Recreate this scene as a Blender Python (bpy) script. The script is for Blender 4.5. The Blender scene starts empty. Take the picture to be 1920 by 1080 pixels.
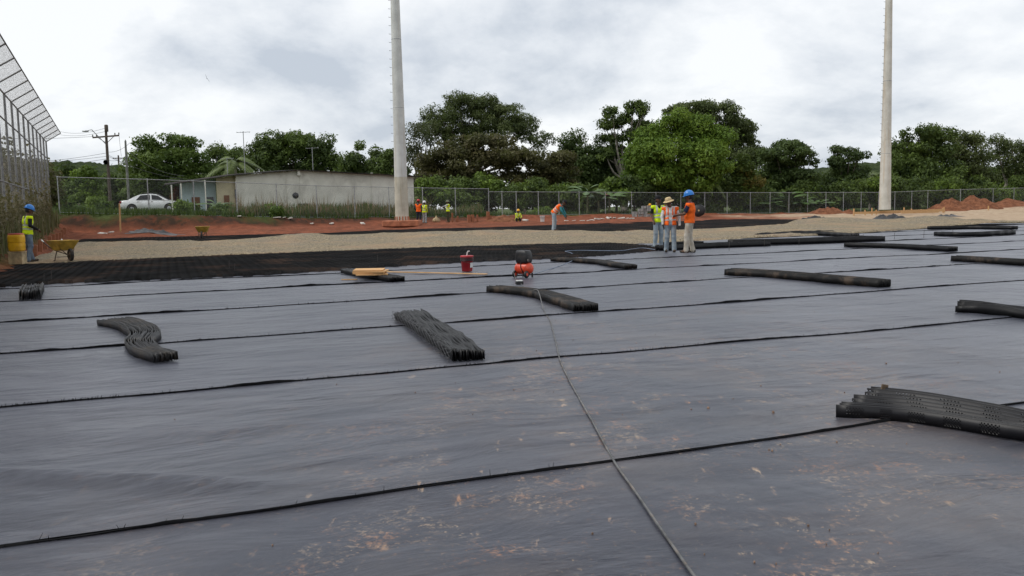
import bpy, math, random
import numpy as np
from mathutils import Vector, Matrix, Quaternion
R = math.radians
rnd = random.Random(7)
scene = bpy.context.scene

# ------------------------------------------------------------------ camera
F, Y0, TR, H = 1600.0, 391.0, 0.0205, 1.45       # focal length in photo pixels, horizon row, horizon slope, eye height
PITCH, ROLL = math.atan((540 - Y0) / F), -math.atan(TR)
CAM = Matrix.Rotation(math.pi / 2 - PITCH, 4, 'X') @ Matrix.Rotation(ROLL, 4, 'Z')
cd = bpy.data.cameras.new('camera')
cd.sensor_width = 36.0
cd.lens = 36.0 * F / 1920.0
cd.clip_start, cd.clip_end = 0.05, 9000
co = bpy.data.objects.new('camera', cd)
scene.collection.objects.link(co)
co.matrix_world = Matrix.Translation((0, 0, H)) @ CAM
scene.camera = co

# ------------------------------------------------------------------ sky, sun, exposure
SUN_EL, SUN_AZ = R(50), R(258)                    # sun behind thin cloud, to the left and a little behind
world = bpy.data.worlds.new('World')
scene.world = world
world.use_nodes = True
wn, wl = world.node_tree.nodes, world.node_tree.links
wn.clear()
def W(t, **k):
    n = wn.new(t)
    for a, b in k.items(): setattr(n, a, b)
    return n
wo, bg = W('ShaderNodeOutputWorld'), W('ShaderNodeBackground')
sky = W('ShaderNodeTexSky', sky_type='NISHITA', sun_disc=False)
sky.sun_elevation, sky.sun_rotation = SUN_EL, SUN_AZ
sky.air_density, sky.dust_density = 1.0, 2.0
tc = W('ShaderNodeTexCoord')
sep = W('ShaderNodeSeparateXYZ')
wl.new(tc.outputs['Generated'], sep.inputs[0])
def WM(op, a, b=None):
    n = W('ShaderNodeMath', operation=op)
    for i, v in enumerate((a, b)):
        if v is None: continue
        if isinstance(v, (int, float)): n.inputs[i].default_value = v
        else: wl.new(v, n.inputs[i])
    return n.outputs[0]
den = WM('ADD', WM('MAXIMUM', sep.outputs[2], 0.0), 0.42)   # a cloud deck overhead, seen in perspective
comb = W('ShaderNodeCombineXYZ')
wl.new(WM('DIVIDE', sep.outputs[0], den), comb.inputs[0])
wl.new(WM('DIVIDE', sep.outputs[1], den), comb.inputs[1])
n1 = W('ShaderNodeTexNoise'); n1.inputs['Scale'].default_value = 1.9; n1.inputs['Detail'].default_value = 7; n1.inputs['Roughness'].default_value = 0.55; n1.inputs['Distortion'].default_value = 0.35
n2 = W('ShaderNodeTexNoise'); n2.inputs['Scale'].default_value = 5.0; n2.inputs['Detail'].default_value = 6; n2.inputs['Roughness'].default_value = 0.6
off = W('ShaderNodeVectorMath', operation='ADD'); off.inputs[1].default_value = (3.7, 1.3, 0)
wl.new(comb.outputs[0], off.inputs[0])
wl.new(off.outputs[0], n1.inputs['Vector']); wl.new(off.outputs[0], n2.inputs['Vector'])
mixv = WM('ADD', WM('MULTIPLY', n1.outputs[0], 0.7), WM('MULTIPLY', n2.outputs[0], 0.3))
ramp = W('ShaderNodeValToRGB')
ramp.color_ramp.elements[0].position = 0.37; ramp.color_ramp.elements[0].color = (0.50, 0.55, 0.62, 1)
ramp.color_ramp.elements[1].position = 0.57; ramp.color_ramp.elements[1].color = (.87, .89, .91, 1)
e = ramp.color_ramp.elements.new(0.47); e.color = (0.71, 0.745, 0.79, 1)
wl.new(mixv, ramp.inputs[0])
skys = W('ShaderNodeVectorMath', operation='SCALE'); skys.inputs['Scale'].default_value = 0.10
wl.new(sky.outputs[0], skys.inputs[0])
mx = W('ShaderNodeMix', data_type='RGBA'); mx.inputs[0].default_value = 0.93
wl.new(skys.outputs[0], mx.inputs[6]); wl.new(ramp.outputs[0], mx.inputs[7])
wl.new(mx.outputs[2], bg.inputs[0]); bg.inputs[1].default_value = 1.0
wl.new(bg.outputs[0], wo.inputs[0])
sd = bpy.data.lights.new('sun', 'SUN'); sd.energy = 1.5; sd.angle = R(18); sd.color = (1.0, 0.97, 0.92)
so = bpy.data.objects.new('sun', sd); scene.collection.objects.link(so)
sdir = Vector((math.sin(SUN_AZ) * math.cos(SUN_EL), math.cos(SUN_AZ) * math.cos(SUN_EL), math.sin(SUN_EL)))
so.rotation_euler = sdir.to_track_quat('Z', 'Y').to_euler()
so.location = sdir * 60
vs = scene.view_settings
vs.view_transform, vs.look, vs.exposure, vs.gamma = 'Standard', 'None', 0.22, 1.0
vs.use_curve_mapping = False
scene.render.engine = 'CYCLES'
scene.cycles.use_denoising = True
scene.cycles.max_bounces = 8
scene.cycles.transparent_max_bounces = 24

# ------------------------------------------------------------------ helpers
def ray(px, py): return (CAM.to_3x3() @ Vector(((px - 960) / F, -(py - 540) / F, -1)))
def G(px, py, z=0.0):                              # point at height z
    d = ray(px, py); t = (z - H) / d.z
    return Vector((d.x * t, d.y * t, z))
def D(px, py, Y):                                  # point Y metres ahead
    d = ray(px, py); t = Y / d.y
    return Vector((d.x * t, Y, H + d.z * t))
U, V = Vector((0.9285, 0.3714, 0)), Vector((-0.3714, 0.9285, 0))
def AB(p): return (p.x * U.x + p.y * U.y, p.x * V.x + p.y * V.y)
def XY(a, b, z=0.0): return Vector((a * U.x + b * V.x, a * U.y + b * V.y, z))

def _h(ix, iy, s):
    n = (ix.astype(np.int64) * 374761393 + iy.astype(np.int64) * 668265263 + s * 1274126177) & 0x7fffffff
    n = ((n ^ (n >> 13)) * 1274126177) & 0x7fffffff
    return ((n ^ (n >> 16)) & 0xffff) / 65535.0
def vnoise(x, y, s=0):
    x, y = np.asarray(x, float), np.asarray(y, float)
    ix, iy = np.floor(x), np.floor(y)
    fx, fy = x - ix, y - iy
    fx, fy = fx * fx * (3 - 2 * fx), fy * fy * (3 - 2 * fy)
    a, b, c, d = _h(ix, iy, s), _h(ix + 1, iy, s), _h(ix, iy + 1, s), _h(ix + 1, iy + 1, s)
    return (a * (1 - fx) + b * fx) * (1 - fy) + (c * (1 - fx) + d * fx) * fy - 0.5
def fbm(x, y, s=0, o=4, g=0.5):
    r, w = 0, 1.0
    for i in range(o):
        r = r + w * vnoise(x * 2 ** i + i * 17.3, y * 2 ** i - i * 9.1, s + i); w *= g
    return r

def link(o, parent=None):
    scene.collection.objects.link(o)
    if parent is not None: o.parent = parent
    return o
def tag(o, label=None, cat=None, group=None, kind=None):
    for k, v in (('label', label), ('category', cat), ('group', group), ('kind', kind)):
        if v: o[k] = v
    return o
def empty(name, loc=(0, 0, 0), rz=0.0, label=None, cat=None, group=None, rot=None):
    o = bpy.data.objects.new(name, None)
    o.empty_display_size = 0.2
    o.location = loc; o.rotation_euler = rot if rot else (0, 0, rz)
    link(o); return tag(o, label, cat, group)
def np_mesh(name, v, f, mats, parent=None, smooth=False, fmat=None, attrs=None, uv=None):
    me = bpy.data.meshes.new(name)
    v = np.asarray(v, np.float32); f = np.asarray(f, np.int32)
    n = f.shape[1]
    me.vertices.add(len(v)); me.vertices.foreach_set('co', v.ravel())
    me.loops.add(f.size); me.loops.foreach_set('vertex_index', f.ravel())
    me.polygons.add(len(f))
    me.polygons.foreach_set('loop_start', np.arange(0, f.size, n, dtype=np.int32))
    me.polygons.foreach_set('loop_total', np.full(len(f), n, np.int32))
    for m in (mats if isinstance(mats, (list, tuple)) else [mats]): me.materials.append(m)
    if fmat is not None: me.polygons.foreach_set('material_index', np.asarray(fmat, np.int32))
    if smooth: me.polygons.foreach_set('use_smooth', np.ones(len(f), bool))
    me.update(calc_edges=True)
    for k, a in (attrs or {}).items():
        a = np.asarray(a, np.float32)
        if a.ndim == 1:
            at = me.attributes.new(k, 'FLOAT', 'POINT'); at.data.foreach_set('value', a)
        else:
            at = me.attributes.new(k, 'FLOAT_COLOR', 'POINT'); at.data.foreach_set('color', np.concatenate([a, np.ones((len(a), 1), np.float32)], 1).ravel())
    if uv is not None:
        l = me.uv_layers.new(name='UVMap'); l.data.foreach_set('uv', np.asarray(uv, np.float32)[f.ravel()].ravel())
    me.validate()
    o = bpy.data.objects.new(name, me)
    return link(o, parent)
def grid_faces(nx, ny):                            # vertex index = j * nx + i
    i, j = np.meshgrid(np.arange(nx - 1), np.arange(ny - 1))
    q = (j * nx + i).ravel()
    return np.stack([q, q + 1, q + 1 + nx, q + nx], 1)

class MB:                                          # collects boxes, tubes, lathes ... into ONE mesh
    def __init__(s): s.v, s.f, s.m, s.sm = [], [], [], []
    def add(s, vs_, fs, m=0, smooth=False, M=None):
        k = len(s.v)
        s.v += [tuple(M @ Vector(p)) if M is not None else tuple(p) for p in vs_]
        for f in fs: s.f.append(tuple(i + k for i in f)); s.m.append(m); s.sm.append(smooth)
        return s
    def box(s, c, size, m=0, rot=None, bev=0.0, M=None):
        x, y, z = (q / 2 for q in size)
        Rm = (rot.to_matrix() if isinstance(rot, Quaternion) else rot) if rot is not None else None
        def P(p):
            p = Vector(p)
            if Rm is not None: p = Rm @ p
            return p + Vector(c)
        if bev <= 0:
            vs_ = [P((i * x, j * y, k * z)) for k in (-1, 1) for j in (-1, 1) for i in (-1, 1)]
            fs = [(0, 2, 3, 1), (4, 5, 7, 6), (0, 1, 5, 4), (2, 6, 7, 3), (0, 4, 6, 2), (1, 3, 7, 5)]
        else:
            b = min(bev, x * .9, y * .9, z * .9)
            ring = [(x - b, y), (b - x, y), (-x, y - b), (-x, b - y), (b - x, -y), (x - b, -y), (x, b - y), (x, y - b)]
            r2 = [(px * (x - b) / x, py * (y - b) / y) for px, py in ring]
            vs_ = [P((*q, -z)) for q in r2] + [P((*q, b - z)) for q in ring] + [P((*q, z - b)) for q in ring] + [P((*q, z)) for q in r2]
            fs = [tuple(range(7, -1, -1)), tuple(range(24, 32))]
            for l in range(3):
                for i in range(8): fs.append((l * 8 + i, l * 8 + (i + 1) % 8, l * 8 + 8 + (i + 1) % 8, l * 8 + 8 + i))
        return s.add(vs_, fs, m, False, M)
    def tube(s, pts, r, n=8, m=0, cap=True, smooth=True, M=None):
        pts = [Vector(p) for p in pts]
        rs = r if isinstance(r, (list, tuple)) else [r] * len(pts)
        vs_, fs = [], []
        t0 = (pts[1] - pts[0]).normalized()
        up = Vector((0, 0, 1)) if abs(t0.z) < .9 else Vector((1, 0, 0))
        x = t0.cross(up).normalized()
        for i, p in enumerate(pts):
            t = (pts[min(i + 1, len(pts) - 1)] - pts[max(i - 1, 0)])
            t = t.normalized() if t.length > 1e-9 else t0
            x = (x - t * x.dot(t)); x = x.normalized() if x.length > 1e-6 else t.orthogonal().normalized()
            y = t.cross(x)
            for k in range(n):
                an = 2 * math.pi * k / n
                vs_.append(p + (x * math.cos(an) + y * math.sin(an)) * rs[i])
        for i in range(len(pts) - 1):
            for k in range(n): fs.append((i * n + k, i * n + (k + 1) % n, (i + 1) * n + (k + 1) % n, (i + 1) * n + k))
        s.add(vs_, fs, m, smooth, M)
        if cap:
            e = (len(pts) - 1) * n
            s.add([vs_[k] for k in range(n)], [tuple(range(n - 1, -1, -1))], m, False, M)
            s.add([vs_[e + k] for k in range(n)], [tuple(range(n))], m, False, M)
        return s
    def lathe(s, prof, n=20, m=0, axis='Z', c=(0, 0, 0), smooth=True, M=None, sx=1.0, sy=1.0):
        vs_, fs = [], []
        for r, z in prof:
            for k in range(n):
                an = 2 * math.pi * k / n
                p = (r * math.cos(an) * sx, r * math.sin(an) * sy, z)
                if axis == 'X': p = (p[2], p[0], p[1])
                elif axis == 'Y': p = (p[0], p[2], p[1])
                vs_.append(Vector(p) + Vector(c))
        for i in range(len(prof) - 1):
            for k in range(n): fs.append((i * n + k, i * n + (k + 1) % n, (i + 1) * n + (k + 1) % n, (i + 1) * n + k))
        s.add(vs_, fs, m, smooth, M)
        for i, fl in ((0, True), (len(prof) - 1, False)):
            if prof[i][0] > 1e-4:
                ids = [vs_[i * n + k] for k in range(n)]
                s.add(ids, [tuple(range(n - 1, -1, -1)) if fl else tuple(range(n))], m, False, M)
        return s
    def loft(s, secs, m=0, smooth=False, closed=True, caps=True, M=None):
        n = len(secs[0]); vs_ = [p for q in secs for p in q]; fs = []
        for i in range(len(secs) - 1):
            for k in range(n if closed else n - 1): fs.append((i * n + k, i * n + (k + 1) % n, (i + 1) * n + (k + 1) % n, (i + 1) * n + k))
        if caps and closed: fs += [tuple(range(n - 1, -1, -1)), tuple((len(secs) - 1) * n + k for k in range(n))]
        return s.add(vs_, fs, m, smooth, M)
    def build(s, name, mats, parent=None, loc=None, rot=None):
        me = bpy.data.meshes.new(name)
        me.from_pydata(s.v, [], s.f)
        for q in (mats if isinstance(mats, (list, tuple)) else [mats]): me.materials.append(q)
        me.polygons.foreach_set('material_index', s.m); me.polygons.foreach_set('use_smooth', s.sm)
        me.update()
        o = bpy.data.objects.new(name, me)
        if loc is not None: o.location = loc
        if rot is not None: o.rotation_euler = rot
        return link(o, parent)

# ------------------------------------------------------------------ materials
class NT:
    def __init__(s, name):
        s.m = bpy.data.materials.new(name); s.m.use_nodes = True
        s.t = s.m.node_tree; s.n, s.l = s.t.nodes, s.t.links; s.n.clear()
        s.out = s.n.new('ShaderNodeOutputMaterial')
    def node(s, t, inp=None, **k):
        n = s.n.new(t)
        for a, b in k.items(): setattr(n, a, b)
        for a, b in (inp or {}).items(): s.set(n.inputs[a], b)
        return n
    def set(s, i, v):
        if isinstance(v, bpy.types.NodeSocket): s.l.new(v, i)
        else: i.default_value = (*v, 1) if isinstance(v, tuple) and len(v) == 3 and i.type == 'RGBA' else v
    def math(s, op, a, b=None, c=None, clamp=False):
        n = s.n.new('ShaderNodeMath'); n.operation = op; n.use_clamp = clamp
        for i, v in enumerate((a, b, c)):
            if v is not None: s.set(n.inputs[i], v)
        return n.outputs[0]
    def noise(s, vec, scale, detail=4, rough=.55, dist=0.0):
        return s.node('ShaderNodeTexNoise', {'Vector': vec, 'Scale': scale, 'Detail': detail, 'Roughness': rough, 'Distortion': dist}).outputs[0]
    def step(s, v, a, b):
        return s.node('ShaderNodeMapRange', {'Value': v, 'From Min': a, 'From Max': b}, interpolation_type='SMOOTHSTEP').outputs[0]
    def mix(s, fac, a, b, mode='MIX'):
        n = s.node('ShaderNodeMix', data_type='RGBA', blend_type=mode)
        s.set(n.inputs[0], fac); s.set(n.inputs[6], a); s.set(n.inputs[7], b); return n.outputs[2]
    def obj(s): return s.node('ShaderNodeTexCoord').outputs['Object']
    def pos(s): return s.node('ShaderNodeNewGeometry').outputs['Position']
    def map(s, v, sc=(1, 1, 1), rot=(0, 0, 0)): return s.node('ShaderNodeMapping', {'Vector': v, 'Scale': sc, 'Rotation': rot}).outputs[0]
    def bump(s, h, st=.5, d=.01, nrm=None):
        i = {'Height': h, 'Strength': st, 'Distance': d}
        if nrm is not None: i['Normal'] = nrm
        return s.node('ShaderNodeBump', i).outputs[0]
    def bsdf(s, **k):
        n = s.node('ShaderNodeBsdfPrincipled', {a.replace('_', ' '): b for a, b in k.items()})
        s.l.new(n.outputs[0], s.out.inputs[0]); return n
def mat(name, col, rough=.6, var=.18, scale=6.0, col2=None, metal=0.0, bump=.15, spec=.4, dirt=None, dirt_amt=.45, bd=.01):
    t = NT(name); v = t.obj()
    n = t.noise(v, scale, 5)
    c2 = col2 if col2 else tuple(max(0, q * (1 - 2 * var)) for q in col)
    c1 = col if col2 else tuple(min(1, q * (1 + .6 * var)) for q in col)
    c = t.mix(t.step(n, .3, .7), c2, c1)
    if dirt: c = t.mix(t.math('MULTIPLY', t.step(t.noise(v, scale * .6, 6, .65), .5, .68), dirt_amt), c, dirt)
    rr = t.math('ADD', t.math('MULTIPLY', t.noise(v, scale * 2, 3), .25), rough - .12, clamp=True)
    t.bsdf(Base_Color=c, Roughness=rr, Metallic=metal, Specular_IOR_Level=spec, Normal=t.bump(t.noise(v, scale * 5, 4), bump, bd))
    return t.m
# ------------------------------------------------------------------ the terrain
FENCE = [D(px, py, Y) for px, py, Y in ((-60, 399, 56), (112, 400, 57), (285, 403.5, 58), (452, 407, 60), (600, 409, 64), (797, 407, 71), (917, 406.5, 74),
         (1089, 403, 81), (1250, 402, 85), (1480, 400, 89), (1659, 398, 93), (1790, 391, 98), (1900, 385, 108), (2120, 376, 124))]
FX = np.array([p.x for p in FENCE]); FY = np.array([p.y for p in FENCE]); FZ = np.array([p.z for p in FENCE])
def sstep(x, a, b):
    t = np.clip((x - a) / (b - a), 0, 1); return t * t * (3 - 2 * t)
def left_x(Y): return -28.5 + 0.465 * (53 - Y)     # line of the tall net fence
def left_z(Y): return np.interp(Y, [0, 26, 45, 53, 60], [.3, .42, .75, 1.1, 1.5])
def terrain(X, Y, rough=True):
    X, Y = np.asarray(X, float), np.asarray(Y, float)
    b = X * V.x + Y * V.y
    ye, yf, zf = 56.8 + .4 * X, np.interp(X, FX, FY), np.interp(X, FX, FZ)
    zl = np.minimum(.52, zf - .04)
    n = fbm(X * .5, Y * .5, 3, 4)
    ledge = .13 + (zl - .13) * np.clip((Y - ye) / np.maximum(yf - 2.4 - ye, 1), 0, 1)
    q = sstep(Y + n * .5, yf - 2.2, yf - .55)
    far = ledge * (1 - q) + zf * q
    fld = -.04 + .16 * np.clip((b - 37) / 9, 0, 1)
    w = sstep(Y, ye - .1, ye + .6)
    z = fld * (1 - w) + far * w
    ql = 1 - sstep(X - left_x(Y) + n * .4, .15, 1.0)
    z = z * (1 - ql) + np.maximum(left_z(Y), z) * ql
    if rough: z = z + np.maximum(w * (1 - sstep(Y, yf + 2, yf + 9)), ql) * n * .22 * sstep(Y, 15, 30)
    z = z - sstep(np.hypot(X, Y), 160, 900) * 1.0
    return z
def tz(X, Y): return float(terrain(X, Y))
xs = np.concatenate([-np.geomspace(3500, 50, 14), np.arange(-46, 105, .6), np.geomspace(108, 3500, 16)])
ys = np.concatenate([-np.geomspace(600, 6, 8), np.arange(-4, 40, 1.0), np.arange(40, 118, .4), np.arange(118, 150, 1.2), np.geomspace(152, 4500, 16)])
X, Y = np.meshgrid(xs, ys); X, Y = X.ravel(), Y.ravel()
yf = np.interp(X, FX, FY); nz = fbm(X * .45, Y * .45, 11, 4)
grass = np.maximum(sstep(Y + nz * 2.2, yf - .9, yf + .4), 1 - sstep(X - left_x(Y) + nz * 1.2, -.1, .6))
pale = sstep(X + nz * 8, 16, 30) * (1 - sstep(Y + nz * 3, yf - 8, yf - 3))
tops = sstep(Y + nz * 1.3, yf - 2.0, yf - 1.2) * (1 - sstep(X, -6, 4))
t = NT('ground'); p = t.pos()
ga, pa = (t.node('ShaderNodeAttribute', attribute_name=k).outputs['Fac'] for k in ('grass', 'pale'))
ts = t.node('ShaderNodeAttribute', attribute_name='topsoil').outputs['Fac']
n_big, n_mid, n_fine = t.noise(p, .35, 6), t.noise(p, 2.2, 6, .6), t.noise(p, 14, 5, .65)
red = t.mix(t.step(n_mid, .3, .7), (.14, .044, .023), (.275, .088, .045))
red = t.mix(t.math('MULTIPLY', t.step(n_fine, .5, .75), .45), red, (.35, .165, .095))
red = t.mix(t.math('MULTIPLY', t.step(n_big, .46, .66), .5), red, (.12, .048, .027))
tan = t.mix(t.step(n_mid, .3, .7), (.36, .255, .17), (.50, .385, .27))
gr = t.mix(t.step(n_mid, .3, .7), (.035, .055, .014), (.085, .11, .03))
red = t.mix(t.math('MULTIPLY', ts, t.step(n_mid, .25, .6)), red, (.045, .027, .018))
c = t.mix(pa, red, tan); c = t.mix(ga, c, gr)
t.bsdf(Base_Color=c, Roughness=.95, Specular_IOR_Level=.15, Normal=t.bump(t.math('ADD', t.math('MULTIPLY', n_mid, 2.0), n_fine), .8, .08))
ground = np_mesh('ground', np.stack([X, Y, terrain(X, Y)], 1), grid_faces(len(xs), len(ys)), t.m, smooth=True, attrs={'grass': grass, 'pale': pale, 'topsoil': tops})
tag(ground, kind='structure')

# ------------------------------------------------------------------ geotextile sheets, sewn edge to edge
def textile_mat():
    t = NT('geotextile'); p = t.pos()
    fld = t.map(p, rot=(0, 0, -.38))                                   # along the rolls
    warp = t.noise(p, .35, 3)
    wsm = t.node('ShaderNodeVectorMath', {0: t.node('ShaderNodeTexNoise', {'Vector': p, 'Scale': .8, 'Detail': 2.0}).outputs['Color'], 'Scale': .30}, operation='SCALE').outputs[0]
    wob = t.node('ShaderNodeVectorMath', {0: fld, 1: wsm}, operation='ADD').outputs[0]
    broad = t.noise(t.map(wob, (.5, 1.25, 1)), 1.0, 3, .5, .4)
    rip = t.noise(t.map(wob, (1.3, 3.8, 1)), 1.0, 3, .5, .2)
    rip2 = t.noise(t.map(wob, (3.6, 8.5, 1), (0, 0, .22)), 1.0, 3, .55, .2)
    crease = t.math('ABSOLUTE', t.math('SUBTRACT', t.noise(t.map(wob, (1.3, 2.2, 1), (0, 0, -.6)), 1.0, 4, .55, .9), .5))
    patch = t.step(t.noise(p, .55, 3, .5), .36, .64); patch2 = t.step(t.noise(t.map(p, (1, 1, 1), (0, 0, 1.0)), .8, 3, .5), .45, .65)
    fine = t.noise(p, 26, 4, .6)
    wv = t.node('ShaderNodeTexWave', {'Vector': fld, 'Scale': 48.0, 'Distortion': 2.5, 'Detail': 2.0}, bands_direction='Y').outputs['Fac']
    h = t.math('ADD', t.math('ADD', t.math('MULTIPLY', broad, 2.2), t.math('MULTIPLY', t.math('MULTIPLY', rip, 1.0), t.math('ADD', .30, t.math('MULTIPLY', patch, .7)))),
               t.math('ADD', t.math('MULTIPLY', t.math('MULTIPLY', rip2, .52), patch2), t.math('ADD', t.math('MULTIPLY', crease, .55), t.math('ADD', t.math('MULTIPLY', fine, .025), t.math('MULTIPLY', wv, .012)))))
    sx = t.node('ShaderNodeSeparateXYZ', {'Vector': p})
    x, y = sx.outputs[0], sx.outputs[1]
    # where boots carried red mud in: a broad trail along the cable, fading into the field
    dx = t.math('ABSOLUTE', t.math('SUBTRACT', t.math('SUBTRACT', x, .9), t.math('MULTIPLY', y, .06)))
    trail = t.math('MULTIPLY', t.math('SUBTRACT', 1.0, t.step(dx, .6, 4.2)), t.math('SUBTRACT', 1.0, t.step(y, 6.0, 15.0)))
    big = t.noise(p, 1.1, 5, .6, .6)
    blot = t.noise(p, 4.5, 8, .72, .3)
    speck = t.noise(p, 42, 3, .7)
    scuff = t.noise(t.map(p, (9, 2.2, 1), (0, 0, .5)), 1.0, 8, .75)
    gran = t.step(t.noise(p, 30, 6, .8), .50, .60)
    mask = t.math('MULTIPLY', t.step(t.math('ADD', t.math('MULTIPLY', big, .55), t.math('MULTIPLY', blot, .45)), .50, .60), t.math('ADD', t.math('MULTIPLY', trail, .95), .05))
    m1 = t.math('MULTIPLY', t.math('MULTIPLY', mask, gran), .68)
    m2 = t.math('MULTIPLY', t.step(speck, .63, .68), t.math('MULTIPLY', t.step(big, .40, .60), t.math('ADD', t.math('MULTIPLY', trail, .75), .08)))
    m3 = t.math('MULTIPLY', t.math('MULTIPLY', t.step(scuff, .58, .66), t.step(blot, .46, .58)), t.math('MULTIPLY', trail, .85))
    dust = t.math('MULTIPLY', t.step(t.noise(p, .6, 5, .6), .42, .7), t.math('ADD', t.math('MULTIPLY', trail, .22), .04))
    c = t.mix(t.step(warp, .35, .65), (.023, .026, .037), (.030, .031, .043))
    c = t.mix(dust, c, (.20, .15, .115))
    mud = t.math('MAXIMUM', m1, t.math('MAXIMUM', m2, m3))
    c = t.mix(mud, c, t.mix(t.step(t.noise(p, 2.5, 3), .35, .6), (.38, .19, .10), (.46, .34, .23)))
    ro = t.math('ADD', t.math('ADD', t.math('ADD', .14, t.math('MULTIPLY', t.noise(p, .45, 4, .6), .26)), t.math('MULTIPLY', t.noise(p, 1.7, 4), .12)), t.math('MULTIPLY', mud, .35), clamp=True)
    t.bsdf(Base_Color=c, Roughness=ro, Specular_IOR_Level=.50, Specular_Tint=(.90, .93, 1.0, 1), Sheen_Weight=.22, Sheen_Roughness=.30, Sheen_Tint=(.84, .86, 1.0, 1), Normal=t.bump(h, .85, .058))
    return t.m
M_TEX = textile_mat()
M_SEAM = mat('seam_thread', (.007, .007, .008), .8, .2, 30, spec=.1)
SEAMS = [[(0, 1034), (480, 963), (960, 886), (1145, 861), (1450, 817), (1635, 799), (1810, 775), (1920, 756)],
         [(0, 770), (200, 752), (450, 722), (850, 690), (1050, 676), (1400, 642), (1860, 602)],
         [(0, 665), (245, 650), (470, 637), (740, 613), (1125, 584), (1340, 570), (1663, 546), (1920, 527)],
         [(0, 605), (500, 576), (925, 551), (1340, 527), (1479, 518), (1790, 499), (1920, 490)],
         [(0, 568), (390, 547), (750, 528), (960, 519), (1340, 500), (1672, 480)]]
def seam_fn(i):
    if i < 0: return lambda a: np.full_like(np.asarray(a, float), 4.22 - 3.2)
    if i < 5:
        q = sorted(AB(G(*s)) for s in SEAMS[i]); qa, qb = zip(*q); k = np.polyfit(qa, qb, 2 if i in (1, 2) else 1); lo_a, hi_a = qa[0] - 1, qa[-1] + 1
        return lambda a: np.polyval(k, np.clip(a, lo_a, hi_a)) + .012 * fbm(np.asarray(a) * .9, np.asarray(a) * 0 + i, 5, 3) + .05 * vnoise(np.asarray(a) * .25, np.asarray(a) * 0 + i * 7, 6)
    c = 16.95 + 3.25 * (i - 4)
    return lambda a: c + .06 * vnoise(np.asarray(a) * .35, np.asarray(a) * 0 + i, 9)
RA, RB = AB(G(268, 664))
def wrinkle(a, b):                                  # real relief of the cloth: long soft folds along the rolls
    w = .020 * (fbm(a * .35 + .2 * b, b * 1.3, 21, 3) + .5) + .010 * (fbm(a * .8, b * 3.2, 23, 2) + .5)
    ra = np.hypot((a - RA) * 1.0, b - RB)                      # ripples where a bundle was dragged
    w = w + .010 * (1 + np.cos(ra * 26)) * np.exp(-((ra - .42) / .22) ** 2) * (1 - sstep(a, RA - .1, RA + .2))
    f = (b - (4.88 - .576 * a)) / .10                           # one big fold in the second sheet
    w = w + .040 * np.exp(-f * f) * (1 - sstep(a, .1, .7)) * sstep(a, -2.4, -1.6)
    f2 = (b - (4.86 + .05 * np.sin(a * 3))) / .10
    w = w + .016 * np.exp(-f2 * f2) * sstep(a, .5, 1.0) * (1 - sstep(a, 1.9, 2.6))
    f3 = (b - (6.0 - .30 * a)) / .14
    w = w + .018 * np.exp(-f3 * f3) * sstep(a, -1.5, -.5) * (1 - sstep(a, 1.2, 2.2))
    return w
aa = np.concatenate([np.arange(-5.5, 16, .11), np.arange(16, 34, .3), np.arange(34, 78, 1.0)])
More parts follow.
